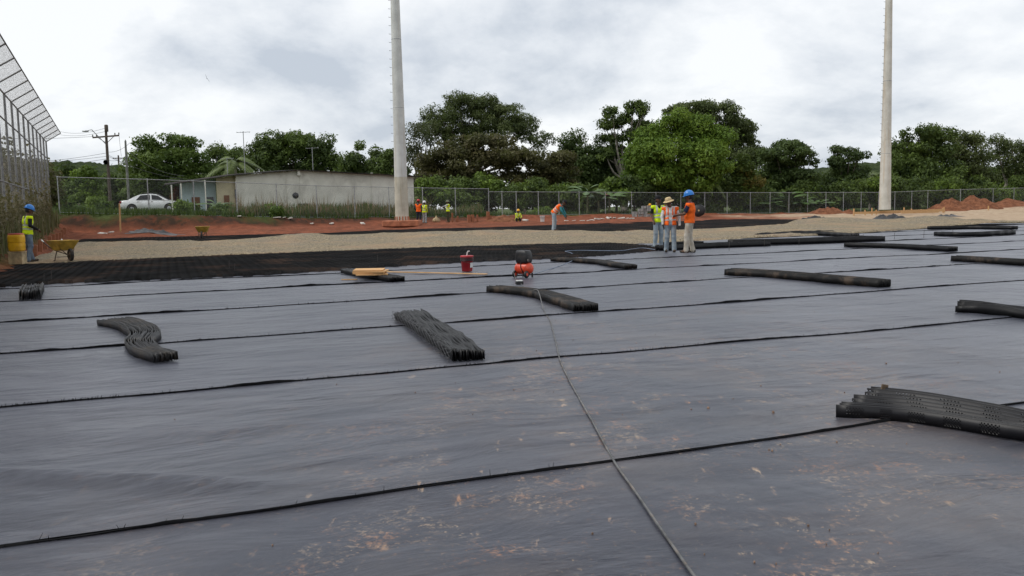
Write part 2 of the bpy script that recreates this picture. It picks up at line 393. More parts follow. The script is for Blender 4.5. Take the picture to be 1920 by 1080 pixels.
for i in range(-2, 10):
    lo, hi = seam_fn(i), seam_fn(i + 1)
    lo_b = lo(aa) if i >= -1 else np.full_like(aa, -4.0)
    hi_b = hi(aa)
    nb = 52 if i < 2 else 30
    tt = np.linspace(0, 1, nb)
    A, T = np.meshgrid(aa, tt)
    B = (lo_b - .03)[None, :] * (1 - T) + (hi_b + .05)[None, :] * T
    Z = wrinkle(A, B) + .012 * (1 - sstep(B - lo_b[None, :], 0, .25))
    v = A.ravel()[:, None] * np.array(U)[None, :] + B.ravel()[:, None] * np.array(V)[None, :]
    v[:, 2] = Z.ravel()
    sh = np_mesh('geotextile_sheet', v, grid_faces(len(aa), nb), M_TEX, ground, smooth=True)
    if i < 0: continue
    # the sewn flange standing up along the sheet's edge, with frayed threads
    rs = np.random.RandomState(40 + i)
    sa = np.concatenate([np.arange(-5.4, 16, .05), np.arange(16, 70, .25)])
    sb = lo(sa) - .035
    base = wrinkle(sa, sb) + .002
    hgt = (.004 + .014 * np.clip(fbm(sa * 1.7, sa * 0 + i * 3, 31, 5, .65) + .40, 0, 1.2)) * (.85 + .10 * i) * (.45 + 1.5 * np.clip(vnoise(sa * .45, sa * 0 + i * 5.3, 37) + .5, 0, 1))
    lean = .018 * fbm(sa * 2.3, sa * 0, 35 + i, 3) - .006
    pts = []
    for off, zz in ((-.010, 0 * hgt), (-.004 + lean, hgt), (.004 + lean, hgt * .98), (.014, 0 * hgt + .004)):
        q = sa[:, None] * np.array(U)[None, :] + (sb + off)[:, None] * np.array(V)[None, :]; q[:, 2] = base + zz; pts.append(q)
    n = len(sa); v = np.concatenate(pts); f = grid_faces(n, 4)
    nt = (260, 1500, 1100, 600, 320, 120, 80, 60, 10, 10)[i]
    fa = rs.uniform(-5, 24, nt)
    if i == 0: fa = np.concatenate([rs.normal(-.6, .9, 26), rs.uniform(-3, 8, 14)])
    fb = lo(fa) - .037 + rs.normal(0, .006, len(fa)); fz = wrinkle(fa, fb)
    L = rs.uniform(.006, .020, len(fa)) * (2.0 if i == 0 else 1.2); dirn = rs.normal(0, .6, len(fa)) + .5
    tv = []
    for k in range(len(fa)):
        o = XY(fa[k], fb[k], fz[k]); tip = o + U * (L[k] * math.sin(dirn[k])) + V * rs.normal(0, .008) + Vector((0, 0, L[k] * abs(math.cos(dirn[k])) + .008))
        w = U * .0022 * (1 + .35 * i)
        tv += [o - w, o + w, tip + w * .4, tip - w * .4]
    k0 = len(v); tf = np.arange(len(tv)).reshape(-1, 4) + k0
    tag(np_mesh('seam', np.concatenate([v, np.array([tuple(q) for q in tv])]), np.concatenate([f, tf]), M_SEAM, sh), kind='stuff')

# ------------------------------------------------------------------ expanded geocell panels
M_CELL = mat('geocell_plastic', (.022, .021, .021), .5, .35, .9, spec=.45, dirt=(.11, .066, .045), dirt_amt=.75)
def poly(pts, z): return [AB(G(px, py, z)) for px, py in pts]
C1 = sorted(poly([(-120, 546), (0, 541), (80, 536), (300, 527), (480, 519), (640, 509), (800, 498), (960, 490), (1060, 486), (1130, 481), (1200, 475), (1236, 471)], 0.0))
G0 = sorted(poly([(-60, 498), (80, 493), (200, 487), (400, 478), (620, 470), (800, 463), (1000, 457), (1200, 453), (1413, 443), (1563, 437), (1747, 425), (1893, 419), (2050, 412)], .10))
G1 = sorted(poly([(60, 457), (152, 453), (310, 450), (420, 449), (530, 444), (620, 441), (747, 436), (878, 432), (1028, 431), (1120, 431), (1200, 430), (1307, 426), (1413, 424), (1480, 418), (1560, 412.5), (1700, 409.5), (1800, 411), (1893, 413), (1960, 412)], .22))
B1 = sorted(poly([(60, 452), (181, 449), (265, 446), (368, 443.6), (504, 440), (620, 437.5), (720, 432), (824, 429), (907, 427.5), (1028, 423), (1120, 420), (1224, 414), (1333, 411), (1475, 410), (1560, 408)], .20))
def curve(P): pa, pb = zip(*P); return lambda a: np.interp(a, pa, pb)
c1, g0, g1, b1 = curve(C1), curve(G0), curve(G1), curve(B1)
def geocell(name, a0, a1, lo, hi, z0, h, right=None, sp=.20, lam=.44, seed=0, mud=.0):
    vs_, fs, k = [], [], 0
    a = np.arange(a0, a1, lam / 8)
    bs = np.arange(min(lo(a)) - .2, max(hi(a)) + .2, sp)
    for j, bj in enumerate(bs):
        long = .16 * fbm(a * .22, a * 0 + bj * .25, seed, 3) * 2
        b = bj + long + sp * .47 * np.sin(2 * math.pi * a / lam + (j % 2) * math.pi)
        ok = (b > lo(a) + .02) & (b < hi(a) + .25)
        if right is not None: ok &= a < right(b)
        zb = z0(a, b); zt = zb + h * (1 + .12 * fbm(a * .8, b * .8, seed + 4, 2))
        P0 = np.stack([a * U.x + b * V.x, a * U.y + b * V.y, zb - .01], 1); P1 = P0.copy(); P1[:, 2] = zt
        n = len(a); vs_ += [P0, P1]
        i = np.where(ok[:-1] & ok[1:])[0]
        fs.append(np.stack([i, i + 1, i + 1 + n, i + n], 1) + k); k += 2 * n
    v, f = np.concatenate(vs_), np.concatenate(fs)
    used = np.unique(f); remap = np.zeros(len(v), int); remap[used] = np.arange(len(used))
    o = np_mesh(name, v[used], remap[f], M_CELL)
    return o
ea, eb = AB(G(1236, 470)), AB(G(1195, 453, .1))
right1 = lambda b: np.interp(b, [ea[1] - 1, ea[1], eb[1], eb[1] + 2], [ea[0] - .5, ea[0], eb[0], eb[0]])
tag(geocell('honeycomb_geocell', -6.0, ea[0] + 1, c1, g0, lambda a, b: 0 * a + .006 + .09 * sstep(b, 26, 31) * 0, .085, right1),
    'long black expanded honeycomb geocell panel between the bare sheets and the gravel', 'geocell panel')
tag(geocell('honeycomb_geocell', -4.5, AB(G(1490, 412, .2))[0], lambda a: g1(a) - .6, b1, lambda a, b: np.full_like(a, .15), .085, None, seed=9),
    'black expanded honeycomb geocell strip between the gravel and the red dirt ledge', 'geocell panel')
# cloth under the far strip
fa_ = np.arange(-4.5, AB(G(1490, 412, .2))[0], .8); T = np.linspace(0, 1, 6)
A, TT = np.meshgrid(fa_, T); B = (g1(A) - 1.5) * (1 - TT) + (b1(A) + .1) * TT
v = A.ravel()[:, None] * np.array(U) + B.ravel()[:, None] * np.array(V); v[:, 2] = .148
np_mesh('geotextile_sheet', v, grid_faces(len(fa_), 6), M_TEX, ground, smooth=True)

# ------------------------------------------------------------------ gravel
t = NT('gravel'); p = t.pos()
vo = t.node('ShaderNodeTexVoronoi', {'Vector': p, 'Scale': 24.0})
vo2 = t.node('ShaderNodeTexVoronoi', {'Vector': p, 'Scale': 9.0})
cs = t.node('ShaderNodeSeparateColor', {'Color': vo.outputs['Color']}).outputs[0]
cs2 = t.node('ShaderNodeSeparateColor', {'Color': vo2.outputs['Color']}).outputs[0]
c = t.mix(cs, (.13, .104, .068), (.47, .385, .255)); c = t.mix(t.math('MULTIPLY', t.step(cs2, .6, .9), .4), c, (.17, .15, .13))
c = t.mix(t.math('MULTIPLY', t.step(t.noise(p, .3, 5), .48, .66), .45), c, (.46, .30, .18))
c = t.mix(t.math('MULTIPLY', t.step(t.noise(p, .5, 4), .5, .62), .25), c, (.22, .20, .18))
hh = t.math('SUBTRACT', t.math('MULTIPLY', t.noise(p, 5, 5, .7), .8), vo.outputs['Distance'])
t.bsdf(Base_Color=c, Roughness=.93, Specular_IOR_Level=.2, Normal=t.bump(hh, 1.0, .05))
ga = np.arange(-4.3, 46, .16); T = np.linspace(0, 1, 110)
A, TT = np.meshgrid(ga, T)
lo, hi = g0(ga) + .10 * fbm(ga * 1.5, ga * 0, 51, 3), g1(ga) + .5 * fbm(ga * .5, ga * 0, 52, 4)
hi = np.maximum(hi, lo + .3)
B = lo[None, :] * (1 - TT) + hi[None, :] * TT
din, dout = B - lo[None, :], hi[None, :] - B
Z = .02 + .085 * sstep(din, 0, .12) + .03 * sstep(din, .5, 6) + .05 * fbm(A * .8, B * .8, 55, 4) + .13 * np.clip(fbm(A * .35, B * .5, 57, 3), 0, 1) * sstep(din, 1, 5) + .03 * fbm(A * 3, B * 3, 58, 2)
for (mx_, my_, hm, rr) in ((1430, 420, .12, 1.8), (1500, 414, .20, 1.8), (1565, 412, .22, 1.8), (1720, 410, .34, 1.7), (1800, 411, .16, 2.0), (1860, 413, .14, 2.0), (555, 443, .22, 1.6), (880, 434, .22, 2.2), (1030, 434, .12, 2)):
    ma, mb = AB(G(mx_, my_ + 3, .25)); Z += hm * np.exp(-(((A - ma) / (rr * 1.6)) ** 2 + ((B - mb + .6) / rr) ** 2)) * sstep(dout, 0, 1.0)
Z *= .35 + .65 * sstep(dout, -.02, .8); Z += .07 * sstep(B, 37, 46)
v = A.ravel()[:, None] * np.array(U) + B.ravel()[:, None] * np.array(V); v[:, 2] = Z.ravel()
gravel = np_mesh('gravel', v, grid_faces(len(ga), 110), t.m, smooth=True)
tag(gravel, 'spread bed of grey-brown crushed gravel', 'gravel', kind='stuff')
def gz(P):                                          # height of whatever covers the field there
    a, b = AB(P)
    if b < float(g0(a)) + .1 or b > float(g1(a)): return .02
    i = int(np.clip((a + 4.3) / .16, 0, len(ga) - 1)); j = int(np.argmin(np.abs(B[:, i] - b))); return float(Z[j, i])
def on_gravel(px, py):
    z = .2
    for _ in range(6): z = gz(G(px, py, z))
    return G(px, py, z)
# ------------------------------------------------------------------ folded geocell bundles
def perforated():
    t = NT('perforated_strip'); uv = t.node('ShaderNodeUVMap').outputs[0]
    s = t.node('ShaderNodeSeparateXYZ', {'Vector': uv}); x, y = s.outputs[0], s.outputs[1]     # metres along and up
    row = t.math('FLOOR', t.math('DIVIDE', y, .0105))
    xs_ = t.math('ADD', x, t.math('MULTIPLY', t.math('MODULO', row, 2.0), .0095))
    fx = t.math('SUBTRACT', t.math('FRACT', t.math('DIVIDE', xs_, .019)), .5)
    fy = t.math('SUBTRACT', t.math('FRACT', t.math('DIVIDE', y, .0105)), .5)
    d = t.math('SQRT', t.math('ADD', t.math('POWER', t.math('MULTIPLY', fx, .019), 2.0), t.math('POWER', t.math('MULTIPLY', fy, .0105), 2.0)))
    blk = t.math('FRACT', t.math('DIVIDE', x, .235))
    inb = t.math('MULTIPLY', t.math('GREATER_THAN', blk, .26), t.math('LESS_THAN', blk, .74))
    iny = t.math('MULTIPLY', t.math('GREATER_THAN', y, .0125), t.math('LESS_THAN', y, .0725))
    hole = t.math('MULTIPLY', t.math('LESS_THAN', d, .0052), t.math('MULTIPLY', inb, iny))
    n = t.noise(t.obj(), 9, 4)
    b = t.node('ShaderNodeBsdfPrincipled', {'Base Color': t.mix(t.step(n, .35, .7), (.007, .007, .009), (.014, .0135, .015)), 'Roughness': .42, 'Specular IOR Level': .26, 'Normal': t.bump(t.noise(t.obj(), 160, 2), .25, .002)})
    tr = t.node('ShaderNodeBsdfTransparent'); mxs = t.node('ShaderNodeMixShader', {0: hole})
    t.l.new(b.outputs[0], mxs.inputs[1]); t.l.new(tr.outputs[0], mxs.inputs[2]); t.l.new(mxs.outputs[0], t.out.inputs[0])
    return t.m
M_PERF = perforated()
M_STRIP = mat('strip_black', (.006, .006, .007), .45, .3, 5, spec=.26)
M_STRIPMUD = mat('strip_muddy', (.010, .0095, .009), .55, .3, 4, spec=.24, dirt=(.11, .078, .055), dirt_amt=.6)
M_STRIPGREY = mat('strip_grey_mud', (.018, .018, .020), .5, .35, 5, spec=.36, dirt=(.09, .068, .048), dirt_amt=.5)
def bundle(label, path, n, w0, w1, h, mtl, sep=False, wave=.012, seed=0, th=.0035, step=.07, fan=None, uvm=False, zwave=.0, stag=0.0):
    rs = np.random.RandomState(seed)
    P = [G(*q) if len(q) == 2 else Vector(q) for q in path]
    # smooth the path
    pts = [np.array(p) for p in P]
    ext = [2 * pts[0] - pts[1]] + pts + [2 * pts[-1] - pts[-2]]
    S = []
    for i in range(1, len(ext) - 2):
        L = np.linalg.norm(ext[i + 1] - ext[i]); m = max(2, int(L / step))
        for k in range(m):
            t = k / m; p0, p1, p2, p3 = ext[i - 1:i + 3]
            S.append(.5 * (2 * p1 + (p2 - p0) * t + (2 * p0 - 5 * p1 + 4 * p2 - p3) * t * t + (3 * p1 - p0 - 3 * p2 + p3) * t ** 3))
    S.append(pts[-1]); S = np.array(S)
    tan = np.gradient(S, axis=0); tan /= np.linalg.norm(tan, axis=1)[:, None]
    nrm = np.stack([-tan[:, 1], tan[:, 0], 0 * tan[:, 0]], 1)
    ln = np.concatenate([[0], np.cumsum(np.linalg.norm(np.diff(S, axis=0), axis=1))])
    f = ln / ln[-1]; org = S[0].copy()
    root = empty('geocell_bundle', org, 0, label, 'geocell bundle')
    allv, allf, k0 = [], [], 0
    wid = w0 + (w1 - w0) * f
    for j in range(n):
        u = (j + .5) / n - .5 + rs.normal(0, .15) / n
        off = u * wid + wave * np.sin(ln * rs.uniform(7, 11) + rs.uniform(0, 6)) * rs.uniform(.5, 1.3) + wave * 1.5 * fbm(ln * 1.3, ln * 0 + j * .22, seed, 2)
        d0 = rs.uniform(-.02, .02) + stag * j
        cen = S + nrm * off[:, None] + tan * d0
        a_, b_ = AB(Vector(org)); 
        cen[:, 2] = .022 + .004 * rs.rand()
        hh = h * (1 + rs.normal(0, .05)) * (1 + zwave * fbm(ln * 2.0, ln * 0 + j * .15, seed + 3, 2) * 2)
        lean = rs.normal(0, .006)
        if fan is not None: lean = fan * (u + .1) * (1 - f) ** 2
        sec = []
        for (o, z) in ((-th, 0), (-th, 1), (th, 1), (th, 0)):
            q = cen + nrm * (o + (lean if z else 0 * lean) * np.ones_like(ln))[:, None]; q[:, 2] += z * hh; sec.append(q - org)
        m = len(ln)
        v = np.concatenate(sec); i = np.arange(m - 1)
        fc = np.concatenate([np.stack([i + r * m, i + r * m + 1, i + ((r + 1) % 4) * m + 1, i + ((r + 1) % 4) * m], 1) for r in range(4)] + [np.array([[0, m, 2 * m, 3 * m], [m - 1, 4 * m - 1, 3 * m - 1, 2 * m - 1]])])
        uvs = np.concatenate([np.stack([ln + j * .05, np.full(m, z * h)], 1) for z in (0, 1, 1, 0)])
        if sep: np_mesh('strip', v, fc, mtl, root, smooth=False, uv=uvs)
        else: allv.append(v); allf.append(fc + k0); k0 += len(v)
    if not sep: tag(np_mesh('folded_strips', np.concatenate(allv), np.concatenate(allf), mtl, root), kind='stuff')
    return root, S, nrm
bundle('grey mud-dusted bundle of folded geocell bent in an S', [(213, 611), (245, 618), (273, 636), (262, 654), (275, 669), (312, 682)], 17, .44, .25, .085, M_STRIPGREY, True, .008, 1, zwave=.12)
rt, S2, N2 = bundle('straight black geocell bundle covered by a diamond net along one side', [(766, 599), (800, 620), (838, 648), (879, 681)], 17, .40, .32, .095, M_STRIP, True, .010, 2, zwave=.22)
bundle('fanned-out black geocell strips with rows of drainage holes', [(1568, 769), (1670, 777), (1760, 790), (1850, 806), (1935, 823), (2080, 842), (2230, 850)], 9, .74, .20, .085, M_PERF, True, .004, 3, th=.0042, fan=.03, zwave=.02, stag=.028)
bundle('long muddy brown geocell bundle crossed by the grey air cable', [(926, 549), (1000, 557), (1055, 572), (1100, 587)], 15, .30, .36, .10, M_STRIPMUD, True, .008, 4)
bundle('black geocell bundle lying between the air hose and the next seam', [(1042, 491), (1120, 496), (1150, 501), (1184, 506)], 12, .36, .30, .10, M_STRIPMUD, False, .01, 5)
bundle('short geocell bundle under the plywood squares', [(652, 513), (690, 521), (746, 530)], 14, .36, .34, .10, M_STRIP, False, .01, 6)
bundle('long straight mud-flecked geocell bundle with a cut square end', [(1370, 517), (1440, 521), (1520, 528), (1660, 541)], 14, .42, .30, .12, M_STRIPMUD, False, .006, 7)
bundle('long thin geocell bundle running off past the last dirt heap', [(1791, 491), (1870, 496), (2010, 505)], 12, .30, .30, .12, M_STRIPMUD, False, .006, 8)
bundle('black humped geocell bundle beside a seam with no mud on it', [(1797, 586), (1850, 589), (1920, 598), (2050, 612)], 14, .42, .30, .11, M_STRIP, False, .01, 9, zwave=.2)
bundle('long black geocell bundle parallel to the seams beyond the standing workers', [(1587, 464), (1680, 467), (1786, 473)], 12, .34, .34, .13, M_STRIP, False, .01, 10)
bundle('widest stack of black geocell among the row of small steel pins', [(1368, 460), (1440, 459), (1513, 457), (1635, 452)], 22, 1.0, 1.4, .17, M_STRIP, False, .02, 11)
bundle('black geocell bundle lying behind the boots of the workers', [(1238, 471), (1330, 466), (1433, 462)], 14, .6, .7, .14, M_STRIP, False, .02, 12)
bundle('short tapered geocell bundle touching the edge of the gravel', [(1508, 441), (1560, 443), (1604, 446)], 10, .4, .4, .14, M_STRIP, False, .01, 13)
bundle('wavy black geocell bundle on the clean sheets below the gravel mounds', [(1760, 443), (1800, 444.5), (1850, 443), (1894, 440)], 12, .5, .5, .16, M_STRIP, False, .02, 14)
bundle('short curled-up geocell bundle by the near edge of the expanded panel', [(64, 549), (60, 556), (57, 565)], 12, .38, .34, .16, M_STRIPGREY, False, .01, 15)
bundle('ragged geocell bundle along the gravel edge with torn ends', [(1415, 445), (1490, 441), (1563, 438)], 10, .4, .5, .12, M_STRIP, False, .02, 16, zwave=.4)
bundle('far geocell bundle at the foot of the gravel mounds', [(1740, 431), (1820, 430), (1903, 431)], 10, .5, .5, .15, M_STRIP, False, .02, 17)
bundle('little geocell bundle between the workers and the gravel', [(1238, 461), (1316, 459)], 8, .35, .35, .10, M_STRIP, False, .01, 18)
# black net thrown over the side of the second bundle
mb = MB(); o2 = Vector(rt.location)
m = len(S2)
def side(i, k):                                     # k = 0 bottom .. 1 top, then over the top
    p = Vector(S2[i]) - o2; nn = Vector(N2[i]); w = (.40 + (.32 - .40) * i / (m - 1)) / 2
    if k <= 1: return p - nn * (w + .03 - .012 * k) + Vector((0, 0, .02 + k * .098))
    return p - nn * (w + .018 - (k - 1) * .16) + Vector((0, 0, .122 + .004 * math.sin(i)))
for i in range(0, m - 3, 3):
    for k in range(3):
        q = [side(i, k * .5), side(min(i + 3, m - 1), (k + 1) * .5)]; mb.tube(q, .0028, 4, cap=False)
        q = [side(i, (k + 1) * .5), side(min(i + 3, m - 1), k * .5)]; mb.tube(q, .0028, 4, cap=False)
M_NET = mat('net_cord', (.09, .09, .095), .6)
mb.build('net', M_NET, rt)

# ------------------------------------------------------------------ steel pins
M_STEEL = mat('rusty_steel', (.10, .09, .085), .6, .3, 20, metal=.4, dirt=(.16, .07, .035))
for px, py, h in ((1367, 471, .26), (1433, 465, .26), (1498, 462, .26), (1559, 456, .26), (1618, 454, .26), (1677, 450, .26), (1732, 447, .26), (1786, 443, .26), (97, 533, .3), (430, 511, .28), (83, 533, .22), (440, 513, .22), (708, 497, .25)):
    p = G(px, py)
    mb = MB(); mb.tube([(0, 0, -.02), (.004, 0, h * .6), (.008, .004, h)], .006, 6); mb.tube([(.008, .004, h - .006), (.03, .008, h + .004)], .006, 6)
    tag(mb.build('steel_pin', M_STEEL, None, p + Vector((0, 0, .02))), 'thin upright steel anchoring pin pushed through the black sheet', 'pin', 'steel pins holding the sheets')

# ------------------------------------------------------------------ cable, hose, socket box
def spline(P, k=8):
    P = [Vector(p) for p in P]; e = [2 * P[0] - P[1]] + P + [2 * P[-1] - P[-2]]; out = []
    for i in range(1, len(e) - 2):
        for j in range(k):
            t = j / k; a, b, c, d = e[i - 1:i + 3]
            out.append(.5 * (2 * b + (c - a) * t + (2 * a - 5 * b + 4 * c - d) * t * t + (3 * b - a - 3 * c + d) * t ** 3))
    return out + [P[-1]]
def onsheet(px, py, up): p = G(px, py); a, b = AB(p); return Vector((p.x, p.y, float(wrinkle(np.array(a), np.array(b))) + up))
M_CABLE = mat('cable_rubber', (.13, .13, .13), .55, .25, 14, spec=.35, dirt=(.22, .17, .13), dirt_amt=.5)
cp = [onsheet(px, py, .011) for px, py in ((1330, 1125), (1298, 1080), (1240, 1000), (1190, 925), (1145, 861), (1105, 788), (1075, 730), (1050, 677), (1040, 640), (1030, 605), (1020, 585))]
cp += [onsheet(1010, 566, .13), onsheet(1004, 560, .13), onsheet(992, 548, .011), onsheet(981, 540, .011), onsheet(977, 535, .02)]
sp_ = spline(cp, 10)
sp_ = [p + Vector((.02 * float(vnoise(i * .09, 0.5, 3)), 0, 0)) for i, p in enumerate(sp_)]
tag(MB().tube(sp_, .0070, 8).build('cable', M_CABLE), 'long grey power cable snaking across the black sheets to a socket box', 'cable')
rs = np.random.RandomState(3)                    # crumbs of dried mud trodden on to the sheets
mb = MB()
for k in range(70):
    y = 2.4 + 9 * rs.rand() ** 1.6; x = .9 + .06 * y + rs.normal(0, 1.5) if k < 50 else rs.uniform(-3, 5); r = rs.uniform(.0025, .006) * (1.8 if rs.rand() < .08 else 1)
    a_, b_ = AB(Vector((x, y, 0))); z = float(wrinkle(np.array(a_), np.array(b_))) + .012; q = [2 * math.pi * i / 6 + rs.rand() for i in range(6)]
    mb.loft([[(x + r * .9 * math.cos(t_) * rs.uniform(.7, 1.2), y + r * .9 * math.sin(t_), z - .012) for t_ in q], [(x + r * math.cos(t_) * rs.uniform(.7, 1.2), y + r * math.sin(t_), z - .012 + r * .7 + .004) for t_ in q], [(x + r * .4 * math.cos(t_), y + r * .4 * math.sin(t_), z - .008 + r * 1.2) for t_ in q]])
tag(mb.build('mud_crumbs', mat('dried_mud', (.26, .17, .12), .95, .3, 40)), 'dried crumbs of red mud scattered along the cable', 'mud', kind='stuff')
M_WHITE = mat('white_plastic', (.72, .72, .70), .4, .08, 8)
M_BLACK = mat('black_plastic', (.018, .018, .020), .42, .3, 8, spec=.4, dirt=(.09, .07, .055), dirt_amt=.3)
p = onsheet(974, 535, 0)
sb = empty('socket_box', p, R(14), 'small black and white socket box at the end of the cable', 'socket box')
MB().box((0, 0, .035), (.14, .10, .06), bev=.008).build('body', M_BLACK, sb)
MB().box((0, 0, .075), (.12, .085, .022), bev=.006).build('cover', M_WHITE, sb)
MB().tube([(.0, .05, .04), (-.01, .12, .05), (-.03, .2, .12), (-.035, .26, .2)], .007, 6).build('lead', M_CABLE, sb)
M_HOSE = mat('hose_blue_grey', (.16, .21, .30), .4, .15, 8)
hp = [G(1003, 513, .12), G(1022, 507, .05), G(1046, 500, .03), G(1062, 494, .12), G(1078, 486, .03), G(1080, 480, .03), G(1070, 474, .10), G(1060, 471, .10), G(1085, 469.5, .11), G(1130, 470, .11), G(1165, 470, .11), G(1185, 467, .11), G(1205, 465, .11), G(1228, 468, .11)]
tag(MB().tube(spline(hp, 8), .009, 6).build('air_hose', M_HOSE), 'thin blue-grey air hose curling from the red compressor over the geocell', 'hose')

# ------------------------------------------------------------------ compressor
M_GREYTUBE = mat('grey_handle', (.25, .25, .26), .5)
M_RED = mat('orange_red_paint', (.72, .075, .028), .32, .12, 5, spec=.5, dirt=(.35, .12, .07), dirt_amt=.35)
p = G(983, 522); p.z = .02
cm = empty('air_compressor', p, R(52), 'orange-red air compressor with a black motor cover and wheels', 'compressor')
tank = [(0, -.205), (.055, -.20), (.10, -.175), (.122, -.13), (.125, -.1), (.125, .1), (.122, .13), (.10, .175), (.055, .20), (0, .205)]
tk = MB().lathe(tank, 22, axis='Y', c=(0, 0, .19)).build('tank', M_RED, cm)
for wy in (-.12, .12): MB().lathe([(.1265, -.006), (.1275, 0), (.1265, .006)], 22, axis='Y', c=(0, wy, .19)).build('weld_band', M_RED, tk)
MB().box((.128, -.02, .215), (.004, .12, .045), rot=Quaternion((0, 1, 0), -.2)).build('name_plate', M_WHITE, tk)
mb = MB()
secs = []
for z, sx, sy, cy in ((.30, .10, .135, 0), (.34, .112, .15, 0), (.42, .115, .155, .0), (.50, .110, .148, .005), (.55, .100, .135, .01), (.565, .085, .115, .012)):
    secs.append([(sx * math.copysign(abs(math.cos(q)) ** .32, math.cos(q)), cy + sy * math.copysign(abs(math.sin(q)) ** .32, math.sin(q)), z) for q in [2 * math.pi * k / 20 for k in range(20)]])
mb.loft(secs, smooth=True)
cov = mb.build('motor_cover', M_BLACK, cm)
for k in range(5): MB().box((-.02, -.152, .36 + k * .026), (.10, .008, .009)).build('vent_slat', M_STEEL, cov)
MB().tube(spline([(.10, .07, .36), (.17, .09, .39), (.19, .10, .46), (.17, .09, .52), (.09, .05, .54)], 5), .008, 8).build('handle', M_GREYTUBE, cm)
MB().lathe([(.028, -.012), (.03, 0), (.028, .012)], 14, axis='Y', c=(-.085, -.175, .36)).build('pressure_gauge', M_STEEL, cm)
for s in (-1, 1):
    w = MB().lathe([(.03, -.02), (.07, -.018), (.075, -.01), (.075, .01), (.07, .018), (.03, .02)], 18, axis='Y', c=(-.12, s * .15, .075)).build('wheel', M_BLACK, cm)
    MB().lathe([(.032, -.022), (.034, 0), (.032, .022)], 12, axis='Y', c=(-.12, s * .15, .075)).build('hub', M_RED, w)
    MB().box((.12, s * .12, .045), (.03, .03, .09), bev=.004).build('foot', M_BLACK, cm)
MB().tube([(-.10, -.05, .10), (-.19, -.06, .22), (-.19, -.06, .40)], .011, 8).build('stand_tube', M_BLACK, cm)

# ------------------------------------------------------------------ bucket
M_BKT = mat('red_plastic', (.42, .022, .030), .42, .15, 5, dirt=(.28, .10, .07), dirt_amt=.4)
p = G(876, 510); p.z = .02
bk = empty('bucket', p, R(20), 'red plastic pail with black bands, a white label and a lid', 'bucket')
b0 = MB().lathe([(.118, 0), (.122, .005), (.140, .25), (.146, .255), (.141, .27), (.148, .275), (.143, .29), (.150, .295), (.145, .31), (.148, .345)], 24).build('body', M_BKT, bk)
for z0_ in (.238, .268, .298): MB().lathe([(.146, z0_), (.1545, z0_ + .003), (.1550, z0_ + .021), (.146, z0_ + .024)], 24).build('band', M_BLACK, bk)
MB().lathe([(.156, .335), (.158, .35), (.152, .362), (.140, .366), (.02, .366), (0, .366)], 24).build('lid', M_BKT, bk)
secs = [[((.1405 + (.0795 * (z - .08)) * .9 - .005) * math.cos(an), (.1405 + (.0795 * (z - .08)) * .9 - .005) * math.sin(an), z) for z in (.09, .20)] for an in [R(-75 + 8 * k) for k in range(7)]]
MB().loft(secs, closed=False, smooth=True).build('label_sticker', M_WHITE, bk)
MB().tube(spline([(.15, 0, .31), (.12, -.12, .24), (0, -.165, .20), (-.12, -.12, .24), (-.15, 0, .31)], 5), .004, 6).build('bail_handle', M_STEEL, bk)
tag(MB().tube([(0, 0, 0), (.01, 0, .06), (.03, .0, .09), (.05, 0, .095)], .012, 8).box((.045, 0, .097), (.05, .03, .02), bev=.004).build('hand_tool', M_WHITE, None, p + Vector((0, .02, .366))), 'pale curved hand tool standing on the bucket lid', 'tool')

# ------------------------------------------------------------------ boards
def wood(name, c, c2): 
    t = NT(name); v = t.obj()
    g = t.noise(t.map(v, (2, 30, 30)), 1.0, 5, .6, 1.5)
    t.bsdf(Base_Color=t.mix(t.step(g, .3, .7), c2, c), Roughness=.75, Specular_IOR_Level=.25, Normal=t.bump(g, .3, .004)); return t.m
M_PINE = wood('pine', (.62, .40, .20), (.42, .23, .10)); M_PLY = wood('plywood', (.68, .42, .20), (.52, .29, .12)); M_OLD = wood('old_timber', (.36, .24, .15), (.18, .11, .07)); M_DKW = wood('dark_timber', (.16, .11, .07), (.10, .07, .045))
a0, a1 = G(704, 509, .05), G(913, 514, .035)
d = a1 - a0
tag(MB().box((0, 0, 0), (d.length, .085, .022), bev=.003).build('plank', M_PINE, None, (a0 + a1) / 2, (0, .004, math.atan2(d.y, d.x))), 'long thin pine plank lying flat from the plywood to past the bucket', 'plank')
pc = G(694, 515, .12)
for k, (dx, dy, rz, sz) in enumerate(((.03, -.02, 12, (.66, .60)), (-.01, .02, 3, (.64, .62)), (.02, .0, -2, (.66, .60)), (-.02, .03, 4, (.62, .60)))):
    tag(MB().box((0, 0, 0), (*sz, .026), bev=.002).build('plywood_square', M_PLY, None, (pc.x + dx, pc.y + dy,   .138 + k * .0285), (0, .01, R(rz))),
        ('lowest plywood square of the pile, turned most, on the short bundle', 'second plywood square up in the pile on the short bundle', 'third plywood square up in the pile on the short bundle', 'topmost plywood square of the pile on the short geocell bundle')[k], 'plywood', 'plywood squares piled on a bundle')
p = G(655, 524, .03)
tag(MB().box((0, 0, 0), (.34, .05, .018), bev=.002).build('wood_offcut', M_PLY, None, p, (0, 0, R(-5))), 'small thin wooden offcut lying beside the plywood pile', 'offcut')
p = G(1656, 756)
tag(MB().box((0, 0, 0), (.05, .014, .125), bev=.002).build('wood_chip', M_DKW, None, (p.x, p.y, .075), (0, R(12), R(10))), 'small brown wooden chip stuck up behind the fanned strips', 'wood chip')

